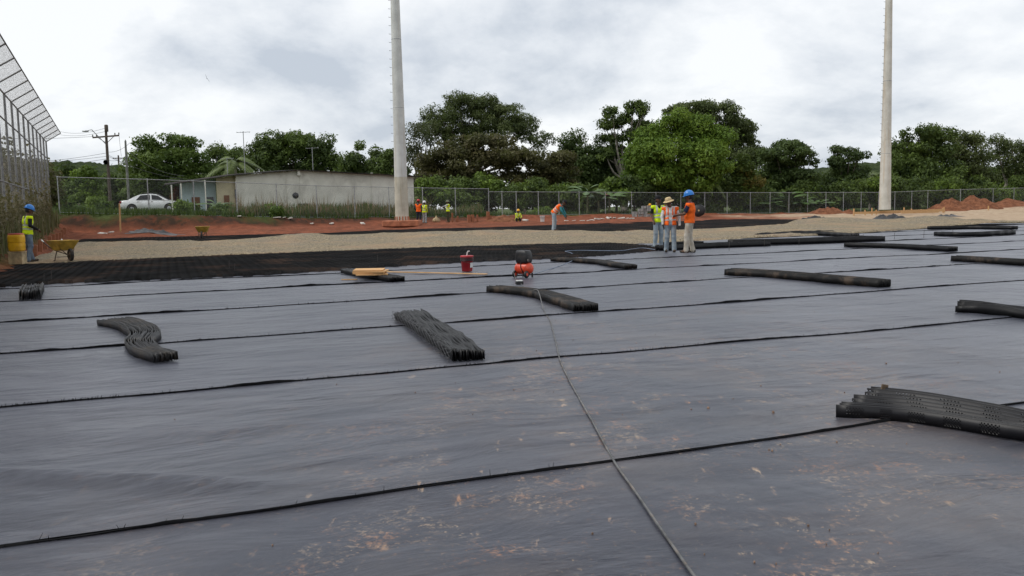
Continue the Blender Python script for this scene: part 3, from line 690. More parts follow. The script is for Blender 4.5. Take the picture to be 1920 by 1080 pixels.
# ------------------------------------------------------------------ wheelbarrows
M_YEL = mat('yellow_paint', (.55, .35, .055), .5, .2, 5, dirt=(.38, .27, .17), dirt_amt=.6)
M_FRAME = mat('barrow_frame', (.10, .07, .05), .6, .3, 10, metal=.3, dirt=(.22, .12, .07))
M_TYRE = mat('tyre', (.03, .027, .025), .8, .3, 10, dirt=(.16, .09, .06), dirt_amt=.6)
M_DRY = mat('dry_cement', (.50, .38, .24), .9, .2, 8)
def wheelbarrow(p, rz, label, grips, mtl=M_YEL):
    r = empty('wheelbarrow', p, rz, label, 'wheelbarrow', 'wheelbarrows on the gravel')
    mb = MB()                                        # x forward (wheel), tray open on top
    def ring(z, x0, x1, w): return [(x0, -w, z), (x0 + .06, -w - .01, z), (x1 - .06, -w * .9, z), (x1, -w * .78, z), (x1, w * .78, z), (x1 - .06, w * .9, z), (x0 + .06, w + .01, z), (x0, w, z)]
    mb.loft([ring(.62, -.44, .48, .345), ring(.645, -.45, .50, .355), ring(.64, -.42, .46, .33), ring(.36, -.26, .22, .215), ring(.345, -.22, .18, .19)], smooth=False)
    mb.loft([ring(.62, -.44, .48, .345), ring(.34, -.28, .24, .225), ring(.325, -.24, .2, .2)], caps=False)
    mb.build('tray', mtl, r)
    MB().loft([ring(.43, -.30, .28, .25), ring(.435, -.2, .2, .16)]).build('dried_mortar', M_DRY, r)
    for s in (-1, 1):
        h = MB().tube(spline([(.52, s * .06, .19), (.3, s * .14, .26), (-.1, s * .2, .33), (-.45, s * .26, .44), (-.82, s * .29, .60)], 4), .016, 8).build('handle', M_FRAME, r)
        MB().tube([(-.80, s * .289, .592), (-.94, s * .30, .655)], .021, 8).build('grip', grips, h)
        MB().tube(spline([(-.05, s * .19, .32), (-.16, s * .21, .1), (-.2, s * .21, .01), (-.30, s * .21, .012)], 4), .014, 8).build('leg', M_FRAME, r)
        MB().tube([(.28, s * .2, .38), (.5, s * .07, .20)], .012, 6).build('front_brace', M_FRAME, r)
    MB().tube([(-.17, -.21, .12), (-.17, .21, .12)], .01, 6).build('leg_brace', M_FRAME, r)
    w = MB().lathe([(.10, -.035), (.16, -.045), (.19, -.03), (.20, 0), (.19, .03), (.16, .045), (.10, .035)], 22, axis='Y', c=(.52, 0, .20)).build('wheel', M_TYRE, r)
    MB().lathe([(.02, -.05), (.105, -.038), (.105, .038), (.02, .05)], 16, axis='Y', c=(.52, 0, .20)).build('rim', M_FRAME, w)
    return r
p1 = on_gravel(121, 489)
wheelbarrow(p1, R(-42), 'yellow wheelbarrow with white grips beside the worker in the dark sleeves', M_WHITE)
p2 = G(380, 447.5, .20)
wheelbarrow(p2, R(-75), 'yellow wheelbarrow alone on the gravel below the red bank', M_FRAME)
tag(MB().box((0, 0, .05), (.22, .15, .10), bev=.01).build('carton', [mat('green_white', (.55, .6, .52), .6, .3, 14, col2=(.10, .25, .12))], None, p1 + Vector((-.02, .02, .437)), (0, 0, .3)), 'small green and white packet lying in the wheelbarrow tray', 'packet')

# ------------------------------------------------------------------ yellow drinks cooler on a box
p = on_gravel(34, 495)
M_CREAM = mat('cream_board', (.50, .38, .22), .8, .25, 5, dirt=(.30, .16, .09))
M_YPL = mat('yellow_plastic', (.78, .42, .015), .42, .15, 3, dirt=(.35, .2, .07), dirt_amt=.4)
cb = empty('wooden_box', p, R(6), 'upright cream wooden box carrying the yellow drum', 'box')
for k, (c, s) in enumerate((((0, -.155, .18), (.34, .02, .36)), ((0, .155, .18), (.34, .02, .36)), ((-.18, 0, .18), (.02, .33, .36)), ((.18, 0, .18), (.02, .33, .36)), ((0, 0, .365), (.40, .35, .02)))):
    MB().box(c, s, bev=.003).build('panel', M_CREAM, cb)
dr = empty('drum', p + Vector((0, 0, .378)), R(10), 'yellow plastic drum with a red lid standing on a wooden box', 'drum')
def sq(z, r): return [(r * math.copysign(abs(math.cos(q)) ** .45, math.cos(q)), r * math.copysign(abs(math.sin(q)) ** .45, math.sin(q)), z) for q in [2 * math.pi * k / 28 for k in range(28)]]
MB().loft([sq(0, .165), sq(.03, .19), sq(.15, .205), sq(.24, .20), sq(.245, .193), sq(.26, .193), sq(.265, .205), sq(.42, .205), sq(.47, .195), sq(.49, .18)], smooth=False).build('body', M_YPL, dr)
MB().loft([sq(.491, .17), sq(.495, .19), sq(.52, .182), sq(.525, .15)]).build('lid', M_BKT, dr)
MB().box((.06, -.208, .38), (.10, .012, .022), bev=.003).build('handle', M_YPL, dr)
MB().box((.02, -.205, .18), (.12, .006, .012)).build('moulded_rib', M_YPL, dr)
# ------------------------------------------------------------------ people: one smooth surface grown round a posed skeleton
class Fig:
    def __init__(s, lo, hi, h):
        s.lo, s.h = np.array(lo, float), h
        s.n = np.ceil((np.array(hi) - s.lo) / h).astype(int) + 1
        s.D = np.full(s.n, .5, np.float32); s.best = np.full(s.n, .5, np.float32); s.L = np.zeros(s.n, np.int16)
    def prim(s, a, b, ra, rb, lab, k=.02, sc=None):
        a, b = np.array(a, float), np.array(b, float)
        r = max(ra, rb) + k + s.h * 3
        i0 = np.clip(((np.minimum(a, b) - r - s.lo) / s.h).astype(int), 0, s.n - 1); i1 = np.clip(((np.maximum(a, b) + r - s.lo) / s.h).astype(int) + 2, 1, s.n)
        g = [s.lo[q] + s.h * np.arange(i0[q], i1[q]) for q in range(3)]
        P = np.stack(np.meshgrid(*g, indexing='ij'), -1).astype(np.float32)
        ab = b - a; L2 = max(ab @ ab, 1e-9)
        t = np.clip(((P - a) @ ab) / L2, 0, 1)
        q = P - a - t[..., None] * ab
        if sc is not None: q = q / np.array(sc)
        d = np.linalg.norm(q, axis=-1) - (ra + (rb - ra) * t)
        if sc is not None: d = d * min(sc)
        sl = tuple(slice(i0[j], i1[j]) for j in range(3))
        D = s.D[sl]; hh = np.clip(.5 + .5 * (D - d) / k, 0, 1)
        s.D[sl] = D * (1 - hh) + d * hh - k * hh * (1 - hh)
        m = d < s.best[sl]; s.best[sl][m] = d[m]; s.L[sl][m] = lab
    def mesh(s):
        D, n = s.D, s.n; ins = D < 0
        cells = np.zeros(n - 1, np.int8)
        for dx in (0, 1):
            for dy in (0, 1):
                for dz in (0, 1): cells += ins[dx:n[0] - 1 + dx, dy:n[1] - 1 + dy, dz:n[2] - 1 + dz]
        act = np.argwhere((cells > 0) & (cells < 8))
        idx = np.full(n - 1, -1, np.int64); idx[tuple(act.T)] = np.arange(len(act))
        acc = np.zeros((len(act), 3)); cnt = np.zeros(len(act))
        cs = [(x, y, z) for x in (0, 1) for y in (0, 1) for z in (0, 1)]
        for c0 in cs:
            for ax in range(3):
                if c0[ax]: continue
                c1_ = list(c0); c1_[ax] = 1
                d0 = D[tuple((act + c0).T)]; d1 = D[tuple((act + c1_).T)]
                m = (d0 < 0) != (d1 < 0)
                t = np.where(m, d0 / np.where(m, d0 - d1, 1), 0)
                p = np.array(c0)[None, :] + t[:, None] * np.eye(3)[ax]
                acc += p * m[:, None]; cnt += m
        v = s.lo + (act + acc / cnt[:, None]) * s.h
        lab = s.L[tuple((act + np.round(acc / cnt[:, None]).astype(int)).T)]
        fs = []
        for ax in range(3):
            o1, o2 = [(1, 2), (2, 0), (0, 1)][ax]
            A = np.take(ins, range(n[ax] - 1), ax); Bq = np.take(ins, range(1, n[ax]), ax)
            e = np.argwhere(A != Bq); e = e[(e[:, o1] > 0) & (e[:, o2] > 0) & (e[:, o1] < n[o1] - 1) & (e[:, o2] < n[o2] - 1)]
            st = A[tuple(e.T)]
            q = []
            for u_, w_ in ((-1, -1), (0, -1), (0, 0), (-1, 0)):
                c = e.copy(); c[:, o1] += u_; c[:, o2] += w_; q.append(idx[tuple(c.T)])
            q = np.stack(q, 1); q[~st] = q[~st][:, ::-1]; fs.append(q)
        f = np.concatenate(fs); f = f[(f >= 0).all(1)]
        return v, f, lab
def cloth(name, c, **k): return mat(name, c, .85, k.pop('var', .2), k.pop('scale', 12), spec=.15, bump=.5, bd=.012, **k)
M_SKIN = mat('skin', (.115, .055, .033), .5, .12, 12, spec=.35); M_LIP = mat('lips', (.10, .035, .028), .5); M_EYE = mat('eye', (.03, .025, .022), .3); M_HAIR = mat('hair', (.012, .010, .009), .6)
M_ORANGE = cloth('vest_orange', (.95, .155, .022), var=.10); M_LIME = cloth('vest_lime', (.68, .86, .02), var=.08); M_TAPE = mat('reflective_tape', (.52, .53, .52), .35, .1, 10, spec=.6)
M_JEAN = cloth('denim', (.11, .15, .21), col2=(.19, .235, .29), scale=7); M_JEANP = cloth('pale_denim', (.20, .26, .32), col2=(.36, .41, .44), scale=6, dirt=(.35, .26, .18)); M_DARK = cloth('dark_trousers', (.03, .035, .05)); M_KHAKI = cloth('pale_work_trousers', (.55, .51, .44), col2=(.36, .32, .26), scale=6, dirt=(.30, .18, .11), dirt_amt=.5)
M_OLIVE = cloth('olive_trousers', (.06, .06, .035)); M_NAVY = cloth('navy_shirt', (.018, .026, .06)); M_BLKSH = cloth('black_shirt', (.016, .016, .018)); M_TEAL = cloth('teal_shirt', (.05, .24, .27)); M_GREYSH = cloth('grey_shirt', (.36, .38, .38)); M_WHT = cloth('white_shirt', (.66, .65, .63), var=.12, dirt=(.4, .33, .26), dirt_amt=.3); M_GREENSH = cloth('yellow_sleeve', (.5, .55, .06))
M_BOOT = mat('boots', (.05, .04, .03), .75, .3, 14, dirt=(.26, .13, .08), dirt_amt=.7); M_GLOVE = cloth('work_glove', (.05, .05, .05))
M_HBLUE = mat('helmet_blue', (.022, .20, .60), .28, .1, 4, spec=.5); M_HRED = mat('helmet_red', (.45, .02, .02), .3, .1, 4, spec=.5); M_HWHITE = mat('helmet_white', (.75, .76, .78), .3, .05, 4, spec=.5); M_HYEL = mat('helmet_yellow', (.80, .42, .02), .3, .1, 4, spec=.5)
M_STRAW = cloth('straw', (.62, .48, .27), scale=40); M_CAP = cloth('dark_cap', (.02, .02, .022)); M_OLHAT = cloth('olive_hat', (.20, .22, .15))
def headwear(kind, mtl, parent, C, Rm):
    T = Matrix.Translation(Vector(C)) @ Rm.to_4x4()
    if kind == 'helmet':
        dome = [(.128, -.005), (.131, .02), (.124, .06), (.105, .10), (.072, .128), (.035, .142), (0, .146)]
        h = MB().lathe(dome, 24, sx=.92, sy=1.12, M=T).build('hard_hat', mtl, parent)
        ringp = lambda r, z: [(r * math.cos(q) * .92, r * math.sin(q) * 1.12 - (.035 * max(0, -math.sin(q)) ** 3 if r > .13 else 0), z - (.008 * max(0, -math.sin(q)) if r > .13 else 0)) for q in [2 * math.pi * k / 24 for k in range(24)]]
        MB().loft([ringp(.126, .004), ringp(.148, -.004), ringp(.148, -.010), ringp(.126, -.006)], caps=False, M=T).build('brim', mtl, h)
        MB().tube([Vector((0, .12 * math.cos(q) * 1.12, .002 + .147 * math.sin(q))) for q in [math.pi * k / 14 for k in range(1, 14)]], .007, 6, M=T).build('ridge', mtl, h)
    elif kind == 'hat':
        h = MB().lathe([(.112, 0), (.112, .03), (.10, .07), (.075, .095), (.03, .10), (0, .098)], 22, sx=.94, sy=1.1, M=T).build('hat', mtl, parent)
        MB().lathe([(.108, .004), (.15, -.012), (.185, -.03), (.187, -.035), (.15, -.018), (.108, -.004)], 24, sx=.95, sy=1.08, M=T).build('brim', mtl, h)
    else:
        h = MB().lathe([(.108, -.005), (.112, .03), (.10, .07), (.07, .098), (.03, .108), (0, .11)], 22, sx=.92, sy=1.08, M=T).build('cap', mtl, parent)
        MB().loft([[(x, y0_, z) for x, y0_, z in ((-.075, -.085, .005), (-.065, -.15, -.012), (0, -.185, -.018), (.065, -.15, -.012), (.075, -.085, .005))], [(x, y0_, z + .008) for x, y0_, z in ((-.075, -.085, .005), (-.065, -.15, -.012), (0, -.185, -.018), (.065, -.15, -.012), (.075, -.085, .005))]], M=T).build('visor', mtl, h)
def person(label, p, rz, height=1.70, vox=.009, joints=None, lean=0.0, headrot=(0, 0, 0), shirt=M_WHT, sleeve='long', trousers=M_JEAN, vest=M_ORANGE, open_vest=False, hat=('helmet', M_HBLUE), glove=False, tape=True, curl=.5, bulk=1.0, group=None):
    J = dict(pelvis=(0, 0, .93), chest=(0, .01, 1.25), neck=(0, .01, 1.46), head=(0, -.015, 1.605),
             shL=(.185, .01, 1.40), elL=(.25, .03, 1.12), wrL=(.26, -.05, .88), shR=(-.185, .01, 1.40), elR=(-.25, .03, 1.12), wrR=(-.26, -.05, .88),
             hipL=(.092, 0, .90), knL=(.105, -.02, .49), anL=(.115, .02, .09), hipR=(-.092, 0, .90), knR=(-.105, -.02, .49), anR=(-.115, .02, .09), toeL=(.03, -1), toeR=(-.03, -1))
    J.update(joints or {})
    J = {k: (np.array(v, float) if len(v) == 3 else v) for k, v in J.items()}
    own = set((joints or {}).keys())
    if lean:                                        # bend the trunk forward at the hips
        c, s_ = math.cos(lean), math.sin(lean); pz = J['pelvis']
        for k in ('chest', 'neck', 'head', 'shL', 'shR', 'elL', 'elR', 'wrL', 'wrR'):
            if k in own: continue
            q = J[k] - pz; J[k] = pz + np.array([q[0], q[1] * c - q[2] * s_, q[1] * s_ + q[2] * c])
    pts = np.array([v for v in J.values() if len(v) == 3])
    fig = Fig(pts.min(0) - .27, pts.max(0) + .25, vox)
    fig.lo[2] = -.03
    SK, SH, TR_, BO, EY, LI, GL = 0, 1, 2, 3, 4, 5, 6
    pel, ch, nk = J['pelvis'], J['chest'], J['neck']
    lat = (J['shL'] - J['shR']); lat /= np.linalg.norm(lat)
    ax = (nk - pel); ax /= np.linalg.norm(ax)
    hl = J['hipL'] - J['hipR']; hl = hl / np.linalg.norm(hl)
    w = bulk
    torso = [(pel + hl * .06 - ax * .03, pel - hl * .06 - ax * .03, .115 * w, .115 * w, TR_), (pel + hl * .05 + ax * .12, pel - hl * .05 + ax * .12, .105 * w, .105 * w, SH),
             (ch + lat * .075, ch - lat * .075, .115 * w, .115 * w, SH), (ch + lat * .10 + ax * .10, ch - lat * .10 + ax * .10, .092 * w, .092 * w, SH),
             (J['shL'] - lat * .02, J['shR'] + lat * .02, .062, .062, SH), (pel + ax * .1, ch, .11 * w, .12 * w, SH)]
    for a, b, ra, rb, l in torso: fig.prim(a, b, ra, rb, l, .05)
    for s in 'LR':
        hp, kn, an = J['hip' + s], J['kn' + s], J['an' + s]
        fig.prim(hp, kn, .096 * w, .078, TR_, .035); fig.prim(kn, an, .078, .068, TR_, .025)
        fig.prim(an + (0, 0, .02), an - (0, 0, .015), .070, .073, TR_, .01)
        t = np.array([J['toe' + s][0], J['toe' + s][1], 0.]); t /= np.linalg.norm(t)
        hz = an[2] - .09 + .045
        fig.prim(np.array([an[0], an[1], hz]) - t * .045, np.array([an[0], an[1], hz]) + t * .15, .045, .038, BO, .012); fig.prim(an - (0, 0, .01), (an[0], an[1], hz), .048, .047, BO, .012)
        sh, el, wr = J['sh' + s], J['el' + s], J['wr' + s]
        short = sleeve == 'short'
        if short:
            mid = sh + (el - sh) * .72
            fig.prim(sh, mid, .066, .060, SH, .03); fig.prim(mid, el, .046, .042, SK, .012)
        else: fig.prim(sh, el, .064, .052, SH, .03)
        fig.prim(el, wr, .043 if short else .050, .029 if short else .037, SK if short else SH, .015)
        # hand: palm, four fingers of their own length, thumb off the side of the palm
        HL = GL if glove else SK
        d = wr - el; d /= np.linalg.norm(d)
        sd_ = np.cross(d, (0, 0, 1)) if abs(d[2]) < .85 else np.array([0, -1., 0]); sd_ = sd_ - d * (sd_ @ d); sd_ /= np.linalg.norm(sd_)
        pn = np.cross(sd_, d); inw = (pel - wr); pn = pn if pn @ inw > 0 else -pn
        fig.prim(wr, wr + d * .045, .027, .030, HL, .01)
        for q in (-.026, 0, .026): fig.prim(wr + d * .03 + sd_ * q * .8, wr + d * .088 + sd_ * q, .016, .014, HL, .01)
        for q, ln_ in ((-.033, .062), (-.011, .074), (.011, .080), (.033, .070)):
            a = wr + d * .09 + sd_ * q; c_ = curl
            m1_ = a + (d * math.cos(c_) + pn * math.sin(c_)) * ln_ * .5; m2_ = m1_ + (d * math.cos(2.2 * c_) + pn * math.sin(2.2 * c_)) * ln_ * .5
            fig.prim(a, m1_, .0100, .0092, HL, .003); fig.prim(m1_, m2_, .0092, .0080, HL, .003)
        a = wr + d * .03 + sd_ * .026; m1_ = a + (d * .55 + sd_ * .6 + pn * .45) * .045; fig.prim(a, m1_, .013, .011, HL, .005); fig.prim(m1_, m1_ + (d * .85 + pn * .4) * .035, .011, .009, HL, .004)
    hd = J['head']; Rm = Matrix.Rotation(headrot[2], 3, 'Z') @ Matrix.Rotation(headrot[0] , 3, 'X') @ Matrix.Rotation(headrot[1], 3, 'Y')
    def hp_(x, y, z): return hd + np.array(Rm @ Vector((x, y, z)))
    fig.prim(nk - ax * .04, hd - (0, 0, .05) , .056, .052, SK, .02)
    fig.prim(hp_(0, .012, .035), hp_(0, .012, .035), .098, .098, SK, .02, (.86, 1.06, 1.0)); fig.prim(hp_(0, -.035, -.02), hp_(0, -.045, -.075), .066, .042, SK, .03)
    fig.prim(hp_(0, -.098, .008), hp_(0, -.115, -.022), .010, .017, SK, .008)
    fig.prim(hp_(-.03, -.088, .027), hp_(.03, -.088, .027), .013, .013, SK, .012)
    for s_ in (-1, 1):
        fig.prim(hp_(s_ * .086, .015, .012), hp_(s_ * .088, .018, -.018), .015, .011, SK, .006); fig.prim(hp_(s_ * .031, -.096, .005), hp_(s_ * .033, -.096, .005), .0105, .0105, EY, .002)
    fig.prim(hp_(-.02, -.1, -.05), hp_(.02, -.1, -.05), .0085, .0085, LI, .004)
    v, f, lab = fig.mesh()
    sc = height / 1.705
    root = empty('person', p, rz, label, 'person', group)
    root.scale = (sc, sc, sc)
    np_mesh('body', v, f, [M_SKIN, shirt, trousers, M_BOOT, M_EYE, M_LIP, M_GLOVE], root, smooth=True, fmat=lab[f[:, 0]])
    # hair at the back and sides of the head
    fh = Fig(hd - .16, hd + .2, .008)
    fh.prim(hp_(0, .03, .035), hp_(0, .035, .0), .094, .082, 0, .01, (.92, 1.03, 1.0))
    q = np.stack(np.meshgrid(*[fh.lo[i] + fh.h * np.arange(fh.n[i]) for i in range(3)], indexing='ij'), -1) - hd
    ql = q @ np.array(Rm)
    fh.D = np.maximum(fh.D, np.maximum(-ql[..., 1] - .025, -ql[..., 2] - .06)); v, f, lab = fh.mesh()
    if len(f): np_mesh('hair', v, f, M_HAIR, root, smooth=True)
    if vest is not None:
        fv = Fig(pts.min(0) - .22, pts.max(0) + .2, .012)
        for a, b, ra, rb, l in torso: fv.prim(a, b, ra + .020, rb + .020, 1, .05)
        for s in 'LR': fv.prim(J['sh' + s] - lat * (.03 if s == 'L' else -.03), J['sh' + s] + lat * (.015 if s == 'L' else -.015) - ax * .02, .076, .074, 1, .03)
        q = np.stack(np.meshgrid(*[fv.lo[i] + fv.h * np.arange(fv.n[i]) for i in range(3)], indexing='ij'), -1) - pel
        t = q @ ax; fr = np.cross(lat, ax); front = -(q @ fr); lx = q @ lat
        front = front if np.mean(fr * np.array([0, -1, 0])) < 0 else -front
        Lh = np.linalg.norm(nk - pel)
        cut = np.maximum(-.07 - t, t - (Lh - .015))
        vneck = np.hypot(lx, (t - Lh) * .55) - .075
        fv.D = np.maximum(fv.D, np.maximum(cut, -vneck))
        if open_vest: fv.D = np.maximum(fv.D, -np.maximum(np.abs(lx) - .055, (-front if front.mean() > 0 else -front) + .02))
        fv.L[:] = 0
        if tape:
            fv.L[(np.abs(t - .10) < .024) | (np.abs(t - .21) < .024)] = 1
            fv.L[(np.abs(np.abs(lx) - .115) < .022) & (t > .24)] = 1
        v, f, lab = fv.mesh()
        np_mesh('safety_vest', v, f, [vest, M_TAPE], root, smooth=True, fmat=lab[f[:, 0]])
    if hat: headwear(hat[0], hat[1], root, hp_(0, .008, .062 if hat[0] == 'helmet' else .068), Rm)
    return root
# rz = 0 faces the camera (-Y); +90 faces the right of the picture
g3, gf = 'workers talking by the geocell edge', 'workers along the far ledge'
def gp(px, py, z=.02): return G(px, py, z)
pz = G(1234, 464, .02)
person('worker in a yellow-green vest, dark cap and blue jeans standing beside the straw hat', pz, R(25), 1.70, .009, dict(elR=(-.24, .03, 1.13), wrR=(-.25, -.10, .92), elL=(.26, .04, 1.13), wrL=(.20, -.14, .94), anL=(.14, .03, .09), knL=(.12, -.02, .49)), headrot=(.05, 0, R(10)), shirt=M_BLKSH, sleeve='short', trousers=M_JEANP, vest=M_LIME, hat=('cap', M_CAP), group=g3)
pz = G(1257, 473, .02)
person('worker in a straw hat with an open orange vest over a white long-sleeved shirt', pz, R(-8), 1.63, .009, dict(elL=(.275, .04, 1.12), wrL=(.29, -.03, .86), elR=(-.26, -.02, 1.13), wrR=(-.24, -.10, .90), head=(-.05, -.05, 1.585), anL=(.12, -.02, .09), anR=(-.13, .05, .09)), headrot=(.22, R(-8), R(-22)), shirt=M_WHT, trousers=M_JEANP, vest=M_ORANGE, open_vest=True, hat=('hat', M_STRAW), glove=True, group=g3)
pz = G(1293, 474, .02)
person('worker in a blue hard hat and plain orange vest with pale dirty trousers', pz, R(-112), 1.76, .009, dict(elL=(.27, -.10, 1.13), wrL=(.15, -.33, 1.10), elR=(-.27, -.10, 1.13), wrR=(-.12, -.34, 1.10), anL=(.12, -.08, .09), anR=(-.12, .07, .09), knL=(.11, -.06, .49)), headrot=(.18, 0, 0), shirt=M_NAVY, sleeve='short', trousers=M_KHAKI, vest=M_ORANGE, hat=('helmet', M_HBLUE), tape=False, bulk=1.06, group=g3)
pz = on_gravel(56, 491)
person('worker in a blue hard hat and lime vest with dark sleeves beside the yellow drum', pz, R(138), 1.70, .010, dict(elL=(.28, -.06, 1.14), wrL=(.14, -.26, 1.02), elR=(-.30, .02, 1.14), wrR=(-.18, -.22, 1.02), anL=(.11, -.12, .09), anR=(-.13, .08, .09)), lean=.10, headrot=(.35, 0, 0), shirt=M_BLKSH, trousers=M_JEAN, vest=M_LIME, hat=('helmet', M_HBLUE))
pz = G(1039, 430.5, .24); pz.z = gz(pz)
bent = person('worker in a teal shirt and orange vest bending forward over a long rod', pz, R(78), 1.90, .011, dict(elL=(.24, -.46, 1.00), wrL=(.10, -.58, .80), elR=(-.24, -.43, .97), wrR=(-.06, -.57, .70), anL=(.17, .0, .09), anR=(-.20, .02, .09), knL=(.14, -.03, .49), knR=(-.15, -.02, .49)), lean=.85, headrot=(.85, 0, 0), shirt=M_TEAL, trousers=M_JEANP, vest=M_ORANGE, hat=('cap', M_CAP))
tp = bent.matrix_basis @ Vector((.0, -.60, 0))
tag(MB().tube([(0, 0, 0), (.0, .02, 1.05)], .012, 8).box((0, 0, .03), (.08, .05, .05), bev=.01).build('tamping_rod', M_STEEL, None, (tp.x, tp.y, gz(tp))), 'thin dark rod held upright by the bending worker', 'rod')
VX = .013
def ledge(px, Y): X = D(px, 400, Y).x; return Vector((X, Y, tz(X, Y)))
person('worker with a red hard hat and orange vest seen from behind near the tall pole', ledge(785, 66), R(165), 1.74, VX, dict(elL=(.30, .06, 1.15), wrL=(.22, -.08, .95), elR=(-.30, .06, 1.15), wrR=(-.22, -.08, .95), anL=(.17, -.05, .09), anR=(-.16, .05, .09)), shirt=M_DARK, trousers=M_DARK, vest=M_ORANGE, hat=('helmet', M_HRED), tape=False, group=gf)
person('worker with a white hard hat and yellow vest standing behind the red hard hat', ledge(796, 66.8), R(150), 1.66, VX, {}, shirt=M_GREENSH, trousers=M_GREYSH, vest=M_LIME, hat=('helmet', M_HWHITE), group=gf)
person('worker with an olive hat, grey sleeves and lime vest stretching one arm sideways', ledge(840, 68), R(-70), 1.70, VX, dict(elL=(.20, -.24, 1.30), wrL=(.14, -.50, 1.24), elR=(-.20, -.22, 1.28), wrR=(-.12, -.48, 1.24)), shirt=M_GREYSH, trousers=M_OLIVE, vest=M_LIME, hat=('hat', M_OLHAT), group=gf)
person('worker with a yellow hard hat crouching low in a lime vest', ledge(971, 68.5) - Vector((0, 0, .15)), R(20), 1.66, VX, dict(pelvis=(0, .16, .40), chest=(0, .02, .70), neck=(0, -.06, .90), head=(0, -.10, 1.04), shL=(.18, -.04, .84), shR=(-.18, -.04, .84), elL=(.24, -.20, .62), wrL=(.12, -.38, .50), elR=(-.24, -.20, .62), wrR=(-.12, -.38, .48), hipL=(.09, .16, .37), knL=(.17, -.22, .50), anL=(.13, -.02, .09), hipR=(-.09, .16, .37), knR=(-.17, -.22, .50), anR=(-.13, -.02, .09)), shirt=M_GREENSH, trousers=M_DARK, vest=M_LIME, hat=('helmet', M_HYEL), group=gf)
# ------------------------------------------------------------------ light masts
def concrete(name, c, c2, stain, amt):
    t = NT(name); v = t.obj()
    n = t.noise(v, 1.2, 6, .6); st = t.noise(t.map(v, (5, 5, .25)), 1.0, 6, .6)
    c_ = t.mix(t.step(n, .3, .7), c2, c); c_ = t.mix(t.math('MULTIPLY', t.step(st, .5, .68), amt), c_, stain)
    c_ = t.mix(t.math('MULTIPLY', t.step(t.noise(v, 9, 5, .7), .55, .75), .35), c_, c2)
    t.bsdf(Base_Color=c_, Roughness=.85, Specular_IOR_Level=.2, Normal=t.bump(t.noise(v, 14, 5), .3, .02)); return t.m
M_CONC = concrete('mast_concrete', (.62, .635, .61), (.50, .51, .49), (.42, .39, .31), .45)
M_CONCR = concrete('mast_concrete_rusty', (.60, .59, .54), (.47, .46, .41), (.45, .34, .22), .5)
M_CONCB = concrete('mast_foot_concrete', (.54, .52, .43), (.40, .39, .32), (.32, .26, .17), .6)
M_GALV = mat('galvanised', (.30, .31, .32), .5, .15, 12, metal=.6)
M_REDCON = mat('red_stained_concrete', (.42, .16, .085), .9, .2, 3)
def mast(label, p, d0, taper, joints_, top, mats, block, peg0):
    r = empty('light_mast', p, 0, label, 'light mast')
    rad = lambda z: (d0 - taper * z) / 2
    zs = [0] + joints_ + [top]
    for k in range(len(zs) - 1):
        z0, z1 = zs[k], zs[k + 1]; e = .004 * (len(zs) - k)
        n = 6; prof = [(rad(z0 + (z1 - z0) * i / n) + e, z0 + (z1 - z0) * i / n) for i in range(n + 1)]
        MB().lathe(prof, 28).build('mast_section', mats[min(k, len(mats) - 1)], r)
        if k: MB().lathe([(rad(z0) + .012, z0 - .03), (rad(z0) + .018, z0), (rad(z0) + .012, z0 + .02)], 28).build('joint_ring', M_GALV, r)
    z = peg0
    while z < top - .3:
        an = math.pi - .15
        q = Vector((math.cos(an), -math.sin(an) * .5, 0)).normalized()
        MB().tube([q * (rad(z) - .02) + Vector((0, 0, z)), q * (rad(z) + .16) + Vector((0, 0, z)), q * (rad(z) + .17) + Vector((0, 0, z + .04))], .014, 6).build('climbing_peg', M_GALV, r); z += .58
    if block:
        MB().box((0, 0, -.22), (2.6, 2.2, .44), bev=.05).build('footing_block', M_REDCON, r)
        for k in range(14):
            an = 2 * math.pi * k / 14
            MB().box(((rad(0) + .035) * math.cos(an), (rad(0) + .035) * math.sin(an), .14), (.04, .09, .28), rot=Matrix.Rotation(an, 3, 'Z')).build('base_rib', M_REDCON, r)
    return r
pm = D(754, 413, 62)
mast('tall grey concrete light mast standing on a red footing block', pm, .95, .0215, [3.1, 8.0, 12.8], 24, [M_CONCB, M_CONC], True, 3.9)
pm2 = D(1659, 393, 76)
mast('tall rust-streaked concrete light mast near the dirt heaps', pm2, .95, .022, [4.9, 11.2], 27, [M_CONCR], False, 5.2)

# ------------------------------------------------------------------ chain-link fence
def link_mat(name, pitch, wire, col, extra=0.0):
    t = NT(name); uv = t.node('ShaderNodeUVMap').outputs[0]; s = t.node('ShaderNodeSeparateXYZ', {'Vector': uv})
    ds = []
    for op in ('ADD', 'SUBTRACT'):
        f = t.math('FRACT', t.math('DIVIDE', t.math(op, s.outputs[0], s.outputs[1]), pitch)); ds.append(t.math('LESS_THAN', f, wire / pitch))
    m = t.math('MAXIMUM', *ds)
    if extra: m = t.math('MAXIMUM', m, t.math('MULTIPLY', t.step(t.noise(t.map(uv, (3, .35, 1)), 1.0, 5), .42, .7), extra))
    b = t.node('ShaderNodeBsdfPrincipled', {'Base Color': col, 'Roughness': .6, 'Metallic': .2}); tr = t.node('ShaderNodeBsdfTransparent')
    ms = t.node('ShaderNodeMixShader', {0: m}); t.l.new(tr.outputs[0], ms.inputs[1]); t.l.new(b.outputs[0], ms.inputs[2]); t.l.new(ms.outputs[0], t.out.inputs[0]); return t.m
M_LINK = link_mat('chain_link', .075, .0045, (.20, .21, .21))
M_POST = mat('fence_post', (.36, .37, .37), .5, .15, 8, metal=.4)
